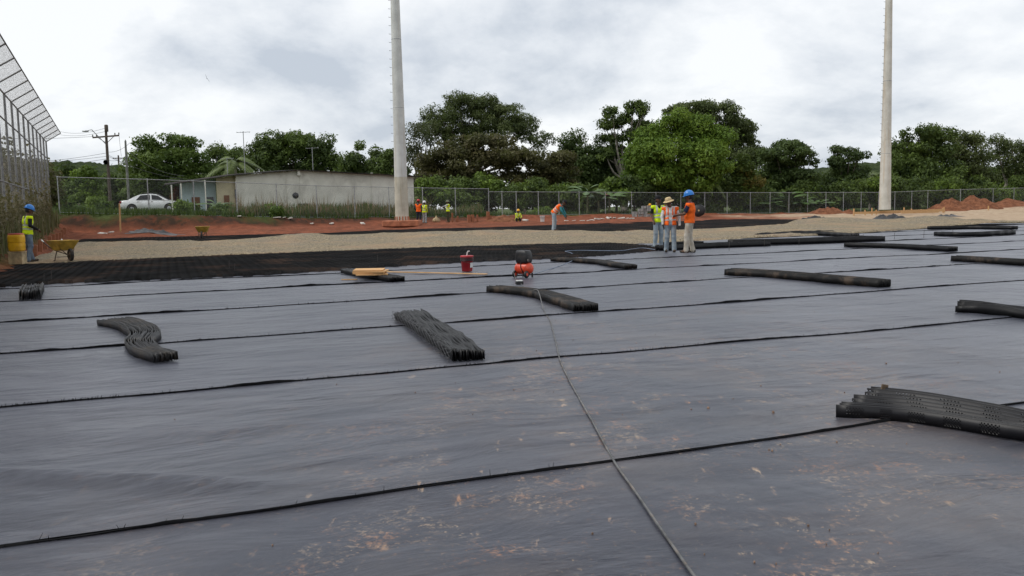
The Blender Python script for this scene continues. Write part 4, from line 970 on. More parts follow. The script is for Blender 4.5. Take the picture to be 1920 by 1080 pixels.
def fence(label, pts, hgt, posts, rail=True):
    r = empty('chain_link_fence', pts[0], 0, label, 'fence'); o = pts[0]
    L = [0]
    for a, b in zip(pts, pts[1:]): L.append(L[-1] + (b - a).length)
    def at(s): return Vector([np.interp(s, L, [p[i] for p in pts]) for i in range(3)])
    ss = []
    for px in posts:                                # posts stand where the photo shows them
        s = min(np.linspace(0, L[-1], 1500), key=lambda q: abs((lambda v: 960 + F * (v.x / v.y) * 1.0 - px)(at(q)))); ss.append(float(s))
    ss = sorted(set([0.0] + ss + [L[-1]]))
    up = Vector((0, 0, hgt))
    for a, b in zip(ss, ss[1:]):
        if b - a < .3: continue
        A, B_ = at(a) - o, at(b) - o
        v = [A + Vector((0, 0, .03)), B_ + Vector((0, 0, .03)), B_ + up - Vector((0, 0, .03)), A + up - Vector((0, 0, .03))]
        np_mesh('mesh_panel', [tuple(q) for q in v], [[0, 1, 2, 3]], M_LINK, r, uv=[(a, 0), (b, 0), (b, hgt), (a, hgt)])
    for s in ss:
        A = at(s) - o
        MB().tube([A - Vector((0, 0, .4)), A + up + Vector((0, 0, .02))], .036, 8).lathe([(.042, 0), (.042, .03), (.02, .055), (0, .06)], 8, c=A + up).build('post', M_POST, r)
    for z, rr in ((hgt, .026), (.06, .018)):
        for a, b in zip(ss, ss[1:]):
            MB().tube([at(a) - o + Vector((0, 0, z)), at(b) - o + Vector((0, 0, z))], rr, 6).build('rail', M_POST, r)
    return r
fl = [p.copy() for p in FENCE[1:7]]; fr_ = [p.copy() for p in FENCE[6:]]
fence('chain-link fence on top of the red bank in front of the house and car', fl, 2.4, [286, 371, 450, 525, 599, 670, 734, 797, 858])
fence('chain-link fence at ground level in front of the banana plants and trees', fr_, 2.15, [945, 971, 1012, 1051, 1089, 1138, 1186, 1232, 1278, 1323, 1365, 1408, 1445, 1480, 1515, 1549, 1582, 1615, 1647, 1678, 1709, 1739, 1800, 1861, 1900])

# ------------------------------------------------------------------ tall net fence
M_NETF = link_mat('dense_netting', .048, .0115, (.27, .25, .21))
M_TUBE = mat('grey_tube', (.22, .22, .225), .5, .2, 8, metal=.3)
nf = empty('net_fence', (left_x(53), 53, 1.0), 0, 'tall steel net fence with inward-leaning arms along the left bank', 'fence')
o = Vector(nf.location)
ys_ = [54.6]
while ys_[-1] > 9: ys_.append(ys_[-1] - 2.35)
inn = Vector((.907, .42, 0))
prev = None
for y in ys_:
    b = Vector((left_x(y), y, float(left_z(y)) - .3)); tp = Vector((b.x, b.y, 6.25)); ar = tp + inn * .85 + Vector((0, 0, .55))
    MB().tube([b - o, tp - o], .045, 8).build('post', M_TUBE, nf)
    MB().tube([tp - o, ar - o], .03, 6).build('arm', M_TUBE, nf)
    if prev:
        pb, pt, pa_ = prev
        mk = lambda q: [tuple(v_ - o) for v_ in q]
        np_mesh('net_panel', mk([b + Vector((0, 0, .3)), pb + Vector((0, 0, .3)), pt, tp]), [[0, 1, 2, 3]], M_NETF, nf, uv=[(0, 0), (2.6, 0), (2.6, 5.3), (0, 5.3)])
        np_mesh('overhang_panel', mk([tp, pt, pa_, ar]), [[0, 1, 2, 3]], M_NETF, nf, uv=[(0, 0), (2.6, 0), (2.6, 1.0), (0, 1.0)])
        for A, B_, rr in ((tp, pt, .032), (ar, pa_, .024)): MB().tube([A - o, B_ - o], rr, 6).build('rail', M_TUBE, nf)
        for z in (5.2, 2.8): MB().tube([Vector((b.x, b.y, z)) - o, Vector((pb.x, pb.y, z)) - o], .03, 6).build('rail', M_TUBE, nf)
    prev = (b, tp, ar)

# ------------------------------------------------------------------ house beyond the fence
HC = D(445, 395, 70); HC.z = 1.15
hs = empty('house', HC, math.atan2(U.y, U.x), 'low grey rendered house with a shallow dark roof and cream side', 'house')
def plaster(name, c, c2, st, amt=.5):
    t = NT(name); v = t.obj(); n = t.noise(v, .8, 6, .6); d = t.noise(t.map(v, (.9, .9, .6)), 1.0, 7, .7, .8)
    c_ = t.mix(t.step(n, .3, .7), c2, c); c_ = t.mix(t.math('MULTIPLY', t.step(d, .48, .66), amt), c_, st)
    t.bsdf(Base_Color=c_, Roughness=.9, Specular_IOR_Level=.15, Normal=t.bump(t.noise(v, 10, 4), .2, .02)); return t.m
M_PL1 = plaster('grey_render', (.72, .70, .62), (.58, .56, .49), (.42, .40, .35)); M_PL2 = plaster('pale_render', (.76, .74, .66), (.64, .62, .55), (.50, .48, .42), .4)
M_CRM = plaster('cream_paint', (.68, .60, .40), (.54, .47, .32), (.30, .27, .2), .4); M_TURQ = plaster('turquoise_paint', (.56, .67, .67), (.44, .56, .57), (.25, .28, .28), .4)
M_ROOF = mat('roof_sheet', (.04, .037, .034), .9, .3, 2, spec=.1, dirt=(.10, .06, .04)); M_DOOR = wood('door_wood', (.26, .12, .06), (.14, .06, .03))
M_GLASS = mat('dark_window', (.02, .022, .025), .15, .1, 3, spec=.6)
W_ = 14.9
def roofz(x): return np.interp(x, [-5.4, 0, 5.0, W_ + .7], [2.72, 3.50, 3.88, 3.28])
def wallseg(x0, x1, m_, y=0.0, name='wall', th=.18):
    xs_ = [x0] + [q for q in (5.0,) if x0 < q < x1] + [x1]
    secs = []
    for x in xs_: zt = float(roofz(x)) - .06; secs.append([(x, y, -.4), (x, y + th, -.4), (x, y + th, zt), (x, y, zt)])
    return MB().loft(secs).build(name, m_, hs)
wallseg(0, 5.2, M_PL1); wallseg(5.2, 11.2, M_PL1); wallseg(11.2, W_, M_PL2)
for x, w_ in ((5.2, .22), (11.2, .16), (4.0, .05)): MB().box((x, -.025, 1.62), (w_, .05, 4.0)).build('pilaster', M_PL1, hs)
MB().box((0.02, 5.2, 1.4), (.18, 10.2, 4.0)).build('wall', M_CRM, hs); MB().box((W_ - .1, 5.2, 1.4), (.18, 10.2, 3.6)).build('wall', M_PL2, hs)
MB().box((7.4, 10.3, 1.4), (W_, .18, 3.8)).build('wall', M_PL1, hs)
wallseg(-1.5, -.10, M_CRM, .5); wallseg(-4.3, -1.52, M_TURQ, 1.3)
MB().box((-.75, .47, 1.1), (.42, .06, 1.5)).build('door', M_DOOR, hs)
MB().box((-2.0, 1.26, .75), (.55, .06, 2.0)).build('door', M_GLASS, hs); MB().box((-3.1, 1.26, .75), (.62, .06, 2.0)).build('door', M_DOOR, hs)
w_ = MB().box((-3.95, 1.27, 1.0), (.5, .06, .8)).build('window', M_GLASS, hs); MB().box((-3.95, 1.23, .57), (.6, .1, .06)).build('sill', M_PL2, w_)
MB().box((-.12, -.28, 1.0), (.1, .1, 2.6)).build('drain_pipe', M_GLASS, hs)
for x in (-4.9, -4.2, -2.4): MB().tube([(x, -.6, -.3), (x, -.6, float(roofz(x)) - .1)], .05, 8).build('porch_post', M_PL2, hs)
for x0, x1 in ((-5.4, 0), (0, 5.0), (5.0, W_ + .7)):
    n = max(2, int((x1 - x0) / .9)); 
    for k in range(n):
        a, b = x0 + (x1 - x0) * k / n, x0 + (x1 - x0) * (k + 1) / n
        za, zb = float(roofz(a)), float(roofz(b)); e = .006 * (k % 2)
        MB().loft([[(a, -.55, za + e), (a, 10.9, za + e + .5), (a, 10.9, za + e + .46), (a, -.55, za + e - .07)], [(b + .02, -.55, zb + e), (b + .02, 10.9, zb + e + .5), (b + .02, 10.9, zb + e + .46), (b + .02, -.55, zb + e - .07)]]).build('roof_sheet', M_ROOF, hs)
MB().box((5.0, -.2, 3.62), (.22, .35, .45)).build('ridge_block', M_PL1, hs)
MB().lathe([(0, -.02), (.24, -.02), (.26, 0)], 18, axis='Y', c=(4.7, -.03, 1.75)).build('vent', M_GLASS, hs)
MB().box((5.3, -.035, .95), (.9, .03, .25)).build('stain_patch', M_GLASS, hs)
M_ALU = mat('aluminium', (.32, .33, .33), .4, .1, 8, metal=.7)
def antenna(px, ytop, ybase, Y, label):
    b, tp = D(px, ybase, Y), D(px, ytop, Y); r = empty('antenna', b, 0, label, 'antenna'); h = (tp - b).z
    MB().tube([(0, 0, -.3), (.0, 0, h)], .03, 6).build('mast_tube', M_ALU, r)
    MB().tube([(-.55, 0, h - .1), (.55, .1, h - .05)], .018, 6).build('boom', M_ALU, r)
    for k in range(4): MB().tube([(-.45 + .3 * k, -.35, h - .08), (-.45 + .3 * k, .35, h - .08)], .012, 5).build('element', M_ALU, r)
antenna(460, 246, 332, 71.5, 'taller television antenna above the left end of the house roof'); antenna(587, 276, 322, 74, 'shorter television antenna behind the house ridge')
antenna(427, 296, 326, 75, 'thin low antenna beside the palm fronds')

# ------------------------------------------------------------------ white saloon car
M_CAR = mat('white_car_paint', (.74, .75, .75), .22, .04, 3, spec=.6, dirt=(.45, .38, .3), dirt_amt=.15); M_TINT = mat('tinted_glass', (.02, .022, .024), .35, .1, 3, spec=.25); M_TAIL = mat('tail_lamp', (.30, .015, .02), .25); M_LAMP = mat('head_lamp', (.7, .72, .72), .15); M_HUB = mat('wheel_rim', (.45, .46, .47), .35, metal=.6)
pc_ = D(288, 400, 69)
car = empty('car', (pc_.x, pc_.y, tz(pc_.x, pc_.y) + .02), R(10), 'white four-door saloon car with tinted windows and a roof rack', 'car')
car.scale = (1.06, 1.06, 1.06)
xs_b = [-2.2, -2.12, -1.9, -1.5, -1.15, -.6, .2, .75, 1.2, 1.6, 1.95, 2.15, 2.22]
def body_sec(x):
    zt = np.interp(x, [-2.22, -2.1, -1.25, -.9, 0, .9, 1.3, 1.9, 2.15, 2.22], [.78, .93, .97, .95, .93, .94, .90, .80, .68, .60])
    zb = np.interp(x, [-2.22, -2.05, 2.05, 2.22], [.36, .24, .24, .34]); w = np.interp(x, [-2.22, -2.05, -1.4, 1.4, 1.95, 2.22], [.66, .79, .85, .85, .78, .60])
    return [(x, -w * .9, zb), (x, -w, zb + .12), (x, -w * 1.01, .56), (x, -w * .97, zt - .06), (x, -w * .88, zt), (x, w * .88, zt), (x, w * .97, zt - .06), (x, w * 1.01, .56), (x, w, zb + .12), (x, w * .9, zb)]
MB().loft([body_sec(x) for x in xs_b], smooth=True).build('body', M_CAR, car)
def cab(x, z, w): return [(x, -w, z), (x, w, z)]
prof = [(-1.62, .95, .74), (-1.28, 1.14, .68), (-.95, 1.30, .62), (-.70, 1.375, .58), (0, 1.41, .57), (.35, 1.38, .58), (.75, 1.20, .65), (1.28, .92, .74)]
MB().loft([[(x, -w, z), (x, w, z)] for x, z, w in prof], closed=False, smooth=True).build('roof_panel', M_CAR, car)
for s in (-1, 1):
    up_ = [Vector((x, s * w, z)) for x, z, w in prof]; lo_ = [Vector((x, s * (.81 if -1.4 < x < 1.2 else .79), .92)) for x, z, w in prof]
    MB().loft([[a, b] for a, b in zip(up_, lo_)], closed=False, smooth=True).build('side_panel', M_CAR, car)
    def side_pt(x, f):
        z1 = np.interp(x, [q[0] for q in prof], [q[1] for q in prof]); w1 = np.interp(x, [q[0] for q in prof], [q[2] for q in prof])
        return Vector((x, s * (.81 + (w1 - .81) * f + .012), .92 + (z1 - .92) * f))
    for xa, xb, xc, xd in ((-1.02, -.02, -.06, -.72), (.10, .98, .52, .06)):
        q = [side_pt(xa, .10), side_pt(xb, .10), side_pt(xc, .88), side_pt(xd, .86)]
        MB().add([tuple(v_) for v_ in q] + [tuple(v_ + Vector((0, s * .008, 0))) for v_ in q], [(0, 1, 2, 3), (4, 5, 6, 7), (0, 1, 5, 4), (1, 2, 6, 5), (2, 3, 7, 6), (3, 0, 4, 7)]).build('side_window', M_TINT, car)
    for x in (-.85, .12):
        MB().box((x, s * .865, .82), (.16, .02, .03), bev=.005).build('door_handle', M_TINT, car)
    MB().box((-.05, s * .862, .60), (.012, .012, .56)).build('door_gap', M_TINT, car)
    MB().box((-2.12, s * .62, .80), (.16, .26, .17), bev=.03).build('tail_light', M_TAIL, car); MB().box((2.08, s * .55, .64), (.16, .26, .13), bev=.03).build('headlight', M_LAMP, car)
    MB().box((.93, s * .92, .98), (.10, .16, .10), bev=.03).build('mirror', M_CAR, car)
    for x in (-1.32, 1.33):
        MB().lathe([(.38, 0), (.385, .02), (.33, .022)], 20, axis='Y', c=(x, s * .852 - (.01 if s > 0 else .01), .32)).build('wheel_arch', M_TINT, car)
        wl_ = MB().lathe([(.20, -.09), (.29, -.1), (.31, -.06), (.31, .06), (.29, .1), (.20, .09)], 22, axis='Y', c=(x, s * .80, .30)).build('wheel', M_TYRE, car)
        MB().lathe([(0, s * .095), (.08, s * .1), (.19, s * .085), (.205, s * .07)], 16, axis='Y', c=(x, s * .80, .30)).build('rim', M_HUB, wl_)
    MB().tube([(-.6, s * .5, 1.40), (-.6, s * .5, 1.47), (.35, s * .5, 1.47), (.35, s * .5, 1.40)], .016, 6).build('roof_bar', M_BLACK, car)
MB().add([(-1.55, -.66, 1.0), (-1.55, .66, 1.0), (-.93, .57, 1.325), (-.93, -.57, 1.325)], [(0, 1, 2, 3)]).build('rear_window', M_TINT, car)
MB().add([(1.20, -.66, .975), (1.20, .66, .975), (.42, .56, 1.375), (.42, -.56, 1.375)], [(0, 1, 2, 3)]).build('windscreen', M_TINT, car)
MB().box((2.2, 0, .42), (.14, 1.3, .2), bev=.04).build('bumper', M_CAR, car); MB().box((-2.2, 0, .45), (.14, 1.4, .22), bev=.04).build('bumper', M_CAR, car)

# ------------------------------------------------------------------ utility poles, street lamp, wires
M_POLE = wood('pole_timber', (.12, .095, .075), (.06, .048, .04)); M_GREYP = mat('grey_pole', (.22, .22, .20), .8, .2, 3); M_WIRE = mat('wire', (.02, .02, .02), .6)
pb, pt = D(208, 398, 88), D(198, 236, 88)
up1 = empty('utility_pole', pb, 0, 'brown wooden utility pole with a braced crossarm and street lamp arm', 'utility pole'); q = pt - pb
MB().tube([(0, 0, -.8), q * .5, q], [.17, .15, .12], 10).build('shaft', M_POLE, up1)
ca, cb_ = D(174, 258, 88) - pb, D(223, 254, 87.2) - pb; cm_ = (ca + cb_) / 2; dv = cb_ - ca
MB().box(cm_, (dv.length, .11, .15), rot=Vector((1, 0, 0)).rotation_difference(dv)).build('crossarm', M_POLE, up1)
for e_ in (ca, cb_): MB().tube([cm_ + (e_ - cm_) * .65, q * .80], .03, 6).build('brace', M_POLE, up1)
for e_ in (ca, ca * .85 + cb_ * .15, cb_, cb_ * .85 + ca * .15): MB().lathe([(.03, 0), (.07, .05), (.05, .1), (.07, .15), (.03, .22), (0, .23)], 10, c=e_ + Vector((0, 0, .08))).build('insulator', M_GREYP, up1)
MB().lathe([(.16, -.35), (.18, -.3), (.18, .3), (.12, .36), (0, .37)], 12, c=q * .97 + Vector((.15, -.2, 0))).build('pole_top_switch', M_POLE, up1)
l0, l1 = q * .78, D(160, 246, 87) - pb
MB().tube(spline([l0, l0 * .4 + l1 * .6 + Vector((0, 0, .5)), l1 + Vector((.6, 0, .12)), l1], 5), .035, 8).build('lamp_arm', M_ALU, up1)
MB().lathe([(0, -.32), (.10, -.28), (.15, 0), (.12, .28), (0, .34)], 12, axis='X', c=l1, sy=.6).build('lamp_head', M_ALU, up1)
MB().lathe([(.22, -.04), (.25, 0), (.22, .04), (.17, .03), (.17, -.03), (.22, -.04)], 14, axis='Y', c=D(198, 304, 87.6) - pb).build('cable_coil', M_WIRE, up1)
others = []
for px, y0_, y1_, Y, arm, lab, m_ in ((243, 264, 398, 92, 0, 'plain grey concrete utility pole behind the car', M_GREYP), (228, 291, 395, 120, 1, 'distant thin utility pole with a short crossarm', M_POLE), (289, 292, 388, 104, 0, 'short grey pole rising out of the spreading tree', M_GREYP)):
    b, tp = D(px, y1_, Y), D(px, y0_, Y); r = empty('utility_pole', b, 0, lab, 'utility pole'); h = (tp - b).z
    MB().tube([(0, 0, -.8), (0, 0, h * .5), (.02, 0, h)], [.15, .13, .10], 10).build('shaft', m_, r)
    if arm: MB().box((0, 0, h - .4), (1.5, .09, .12)).build('crossarm', m_, r)
    else: MB().lathe([(.05, 0), (.06, .1), (0, .14)], 8, c=(.02, 0, h)).build('cap', m_, r)
    others.append((b, tp))
def wire(label, a, b, sag): 
    P = [a + (b - a) * t - Vector((0, 0, sag * 4 * t * (1 - t))) for t in [k / 12 for k in range(13)]]
    tag(MB().tube(P, .016, 5).build('overhead_wire', M_WIRE), label, 'wire', 'overhead wires by the road')
wl_ab = 'thin dark overhead wire sagging between the utility poles'
for a, b, s in ((D(175, 256, 88), D(-300, 236, 80), .6), (D(223, 252, 87), D(228, 293, 120), .6), (D(199, 298, 88), D(-250, 305, 84), .9), (D(199, 287, 88), D(-250, 290, 84), 1.0), (D(200, 293, 88), D(-250, 298, 86), .7), (D(201, 285, 88), D(243, 268, 92), .3), (D(202, 300, 88), D(243, 285, 92), .4), (D(203, 293, 88), D(289, 294, 104), .8), (D(243, 286, 92), D(345, 330, 72), .5), (D(198, 240, 88), D(110, 246, 120), .4), (D(199, 246, 88), D(100, 250, 120), .4), (D(200, 289, 88), D(460, 330, 72), 1.2)):
    wire(wl_ab, a, b, s)

# ------------------------------------------------------------------ far ledge: stakes, boards, blocks, heaps
def stake(px, y0_, y1_, Y, label, w=.06, m_=M_OLD, group='stakes along the red ledge', tilt=0.0):
    X_ = D(px, 400, Y).x; z = tz(X_, Y); h = (y1_ - y0_) * Y / F
    r = MB().loft([[(-w / 2, -w / 2, -.25), (w / 2, -w / 2, -.25), (w / 2, w / 2, -.25), (-w / 2, w / 2, -.25)], [(-w / 2, -w / 2, h), (w / 2, -w / 2, h * .985), (w / 2, w / 2, h), (-w / 2, w / 2, h * 1.01)]]).build('wooden_stake', m_, None, (X_, Y, z), (0, tilt, .3))
    return tag(r, label, 'stake', group)
M_REDW = wood('red_dusted_timber', (.36, .15, .08), (.22, .08, .04))
stake(224, 380, 431, 54, 'tall pale stake leaning by itself against the red bank', .09, M_PINE, tilt=.02)
for px, h in ((848, 18), (856, 8), (879, 14), (886, 14), (895, 13), (915, 17), (858, 12), (914, 12), (920, 10)): stake(px, 400, 400 + h, 68.5 + .02 * (px - 848), 'short red-dusted stake standing near the arm-stretching worker', .22 if px in (879, 886, 915) else .12, M_REDW, 'short stakes by the far workers')
for px, h in ((1601, 14), (1622, 10), (1635, 14), (1643, 9), (1695, 11), (1709, 8), (1727, 9), (1768, 10), (1853, 8), (1770, 11)): stake(px, 390, 390 + h, 76 + .05 * (px - 1600), 'thin timber stake of the formwork round the rust-streaked mast', .09, M_PINE, 'formwork stakes')
for k, (x0, x1, py, Y) in enumerate(((1600, 1688, 396, 75), (1640, 1700, 392, 77), (1700, 1770, 393, 77.5), (1712, 1772, 390, 79), (1690, 1760, 396, 75.5))):
    a, b = D(x0, py, Y), D(x1, py - 1.5, Y + 2); d_ = b - a
    za, zb = tz(a.x, a.y) + .28, tz(b.x, b.y) + .28
    tag(MB().box((0, 0, 0), (d_.length, .05, .2), bev=.005).build('formwork_board', M_PINE, None, ((a.x + b.x) / 2, (a.y + b.y) / 2, (za + zb) / 2), (0, 0, math.atan2(d_.y, d_.x))), 'long orange timber board of the formwork near the rust-streaked mast', 'board', 'formwork boards')
# stakes up the left bank
for k in range(9):
    Y = 31 + k * 2.5; X_ = left_x(Y) + .95
    tag(MB().box((0, 0, .2), (.16, .16, .85), bev=.02).build('wooden_post', M_REDW, None, (X_, Y, tz(X_, Y) - .1), (0, .08, .4)), 'short red-dusted post at the foot of the net fence', 'post', 'posts at the foot of the net fence')
def heap(name, label, px, py, Y, rx, hgt, mtl, seed, cat='heap', ry=None):
    c = D(px, py, Y); n = 40; ry = ry or rx * .8
    q = np.linspace(-1, 1, n); A_, B_ = np.meshgrid(q, q); r_ = np.hypot(A_, B_)
    z = hgt * np.clip(1 - r_, 0, 1) ** .85 * (1 + .5 * fbm(A_ * 2.5, B_ * 2.5, seed, 4)) + .25 * hgt * fbm(A_ * 5, B_ * 5, seed + 3, 3) * np.clip(1.2 - r_, 0, 1)
    gx, gy = c.x + A_ * rx, c.y + B_ * ry
    z = np.where(r_ < .98, np.maximum(z, .0), -.3) + terrain(gx, gy) - .06
    o_ = np_mesh(name, np.stack([(gx - c.x).ravel(), (gy - c.y).ravel(), (z - float(terrain(c.x, c.y))).ravel()], 1), grid_faces(n, n), mtl, None, smooth=True)
    o_.location = (c.x, c.y, float(terrain(c.x, c.y))); return tag(o_, label, cat)
t = NT('heap_soil'); v = t.pos(); n_ = t.noise(v, 2.5, 7, .65)
t.bsdf(Base_Color=t.mix(t.step(n_, .3, .7), (.12, .05, .028), (.27, .115, .062)), Roughness=.95, Specular_IOR_Level=.1, Normal=t.bump(n_, 1.0, .2)); M_SOIL = t.m
heap('dirt_heap', 'largest peaked red-brown dirt heap by the fence', 1825, 391, 93, 3.1, 1.7, M_SOIL, 61); heap('dirt_heap', 'rounder red-brown dirt heap joined to the largest one', 1785, 391, 91, 2.7, 1.4, M_SOIL, 62)
heap('dirt_heap', 'low dark dirt heap in front of the fence and banana plants', 1552, 401, 83, 2.0, .75, M_SOIL, 63); heap('dirt_heap', 'small tan dirt heap beside the formwork', 1592, 403, 82, 1.0, .4, M_SOIL, 64)
heap('dirt_heap', 'low red dirt heap beside the crouching worker', 945, 412, 70, 1.6, .55, M_SOIL, 65); heap('dirt_heap', 'low trailing dirt heap past the largest heap', 1890, 388, 101, 3.8, .8, M_SOIL, 66)
# stack of concrete blocks
M_BLOCK = mat('concrete_block', (.30, .30, .29), .9, .25, 4, dirt=(.38, .33, .28)); bp = D(1230, 408, 78); bz = tz(bp.x, bp.y)
M_BLACKR = mat('black_roll', (.03, .03, .032), .6, .2, 4)
for row, (n0, n1) in enumerate(((0, 9), (0, 9), (1, 9), (2, 7))):
    for k in range(n0, n1):
        if (row, k) in ((1, 3), (2, 4)): continue
        ob = MB().box((0, 0, .1), (.42, .40, .245), bev=.012).build('concrete_block', M_BLOCK, None, (bp.x - 1.95 + k * .46 + .08 * math.sin(row * 7 + k), bp.y + .12 * math.sin(k * 3 + row), bz + .02 + row * .25), (0, 0, .12 * math.sin(k * 5 + row * 2)))
        tag(ob, 'grey concrete block in the stack behind the talking workers', 'block', 'stacked concrete blocks')
tag(MB().box((0, 0, .03), (1.7, .5, .05), bev=.004).build('board_on_blocks', M_PINE, None, (bp.x + .1, bp.y, bz + 1.0), (0, 0, .05)), 'orange board lying on top of the concrete block stack', 'board')
tag(MB().lathe([(0, -.03), (.12, -.03), (.13, .02), (.1, .10), (0, .12)], 14).build('yellow_helmet', M_HYEL, None, (bp.x - .55, bp.y, bz + 1.09)), 'yellow hard hat left on the board over the block stack', 'hard hat')
rp = D(1311, 407, 76); rz_ = tz(rp.x, rp.y)
ro = empty('geotextile_roll', (rp.x, rp.y, rz_ + .55), R(-104), 'thick black geotextile roll lying end-on near the block stack', 'roll')
spi = [(.08, -1.6)] + [(.52 + .012 * math.sin(k), -1.6 + k * .4) for k in range(9)] + [(.08, 1.6)]
MB().lathe(spi, 26, axis='X').build('fabric', M_BLACKR, ro); MB().lathe([(.07, -1.66), (.08, -1.6), (.08, 1.6), (.07, 1.66)], 14, axis='X').build('core_tube', M_CREAM, ro)
X_ = D(1017, 414, 66).x
wb = empty('white_bucket', (X_, 66, tz(X_, 66)), 0, 'white plastic bucket standing on the ledge near the shrubs', 'bucket')
MB().lathe([(.15, 0), (.19, .40), (.205, .41), (.20, .44), (.18, .44), (.14, .03)], 18).build('body', M_WHITE, wb); MB().tube(spline([(.2, 0, .4), (.14, -.16, .28), (-.14, -.16, .28), (-.2, 0, .4)], 4), .008, 5).build('bail_handle', M_STEEL, wb)
X_ = D(818, 411, 68).x
tag(MB().loft([[(r_ * math.cos(q) * (1 + .15 * math.sin(3 * q)), r_ * .7 * math.sin(q), z) for q in [2 * math.pi * k / 12 for k in range(12)]] for r_, z in ((.22, 0), (.32, .1), (.26, .28), (.10, .36), (.05, .48), (.07, .52))], smooth=True).build('sack', M_CREAM, None, (X_, 68, tz(X_, 68))), 'tied pale sack sitting on the red ledge between the workers', 'sack')
# crumpled dark plastic on the ledge and folds of loose cloth
def rag(name, label, px, py, Y, sx_, sy_, h_, mtl, seed, rz=0.0, cat='sheet'):
    c = D(px, py, Y); n = 26; q = np.linspace(-1, 1, n); A_, B_ = np.meshgrid(q, q)
    e = 1 + .35 * fbm(A_ * 2 + 9, B_ * 2, seed, 2)
    z = h_ * np.clip(1.05 - np.hypot(A_, B_), 0, 1) * (.5 + 1.2 * np.abs(fbm(A_ * 3, B_ * 3, seed + 1, 3)) * 2)
    lx, ly = A_ * sx_ * e, B_ * sy_ * e; gx, gy = c.x + lx * math.cos(rz) - ly * math.sin(rz), c.y + lx * math.sin(rz) + ly * math.cos(rz)
    base = np.vectorize(lambda a, b: max(tz(a, b), gz(Vector((a, b, 0)))))(gx, gy)
    o_ = np_mesh(name, np.stack([gx - c.x, gy - c.y, base + z + .02], -1).reshape(-1, 3), grid_faces(n, n), mtl, None, smooth=True); o_.location = (c.x, c.y, 0); return tag(o_, label, cat)
M_TARP = mat('grey_plastic', (.07, .07, .07), .45, .3, 3, spec=.4, dirt=(.25, .12, .08), dirt_amt=.3)
rag('plastic_sheet', 'crumpled grey plastic sheet dumped on the red ledge under the car', 285, 434, 52.5, 1.5, .6, .22, M_TARP, 71)
rag('plastic_sheet', 'rumpled black sheet end lying on the far gravel mounds', 1668, 415, 62, 1.3, 1.2, .3, M_BLACKR, 72, .4); rag('plastic_sheet', 'small rumpled black sheet at the end of the far geocell strip', 1528, 413, 63, 1.2, .6, .35, M_BLACKR, 73, .3)
rag('plastic_sheet', 'flat grey sheet scrap on the gravel near the pale road', 1775, 411, 66, 1.4, .5, .15, M_TARP, 74, .3)
# white scraps
M_SCRAP = mat('pale_scrap', (.62, .58, .52), .8, .2, 5)
scr = [(1062, 409), (1075, 410), (1090, 409), (1105, 408), (1120, 408), (1130, 409), (1140, 407), (1152, 408), (1165, 407), (1176, 407), (1185, 409), (1095, 411), (1112, 411), (1145, 411), (190, 424), (196, 426), (208, 427), (534, 428), (545, 429), (450, 431), (680, 424), (585, 425), (622, 424), (1040, 415), (985, 416), (520, 427)]
for k, (px, py) in enumerate(scr):
    Y = (70 if px > 900 else 49.5 + .022 * px); X_ = D(px, py, Y).x; rs_ = np.random.RandomState(k)
    s_ = (rs_.uniform(.25, .6), rs_.uniform(.12, .3), rs_.uniform(.04, .12))
    tag(MB().box((0, 0, s_[2] / 2), s_, bev=.02).build('scrap_piece', M_SCRAP, None, (X_, Y, tz(X_, Y) + .01), (rs_.uniform(-.2, .2), rs_.uniform(-.25, .25), rs_.uniform(0, 3))), ('pale building scrap lying on the ledge beside the block stack' if px > 900 else 'pale scrap lying on the red dirt under the bank'), 'scrap', 'scraps by the block stack' if px > 900 else 'scraps under the bank')
# bird
p = D(388, 147, 130)
bd = empty('bird', p, .4, 'dark bird gliding high in the cloudy sky', 'bird', rot=(R(20), R(62), .5)); M_BIRD = mat('black_feather', (.015, .014, .014), .7)
MB().lathe([(0, -.34), (.05, -.28), (.09, -.05), (.08, .12), (.05, .24), (.045, .3), (0, .36)], 10, axis='Y').build('body', M_BIRD, bd)
for s in (-1, 1): MB().loft([[(s * .05, -.14, 0), (s * .05, .16, 0), (s * .05, .16, .03), (s * .05, -.14, .03)], [(s * .5, -.15, .10), (s * .5, .14, .10), (s * .5, .14, .12), (s * .5, -.15, .12)], [(s * .92, -.2, .16), (s * .92, .02, .16), (s * .92, .02, .17), (s * .92, -.2, .17)]]).build('wing', M_BIRD, bd)
bd.scale = (.62, .62, .62)
MB().loft([[(-.05, -.28, 0), (.05, -.28, 0), (.05, -.28, .02), (-.05, -.28, .02)], [(-.13, -.52, 0), (.13, -.52, 0), (.13, -.52, .01), (-.13, -.52, .01)]]).build('tail', M_BIRD, bd)
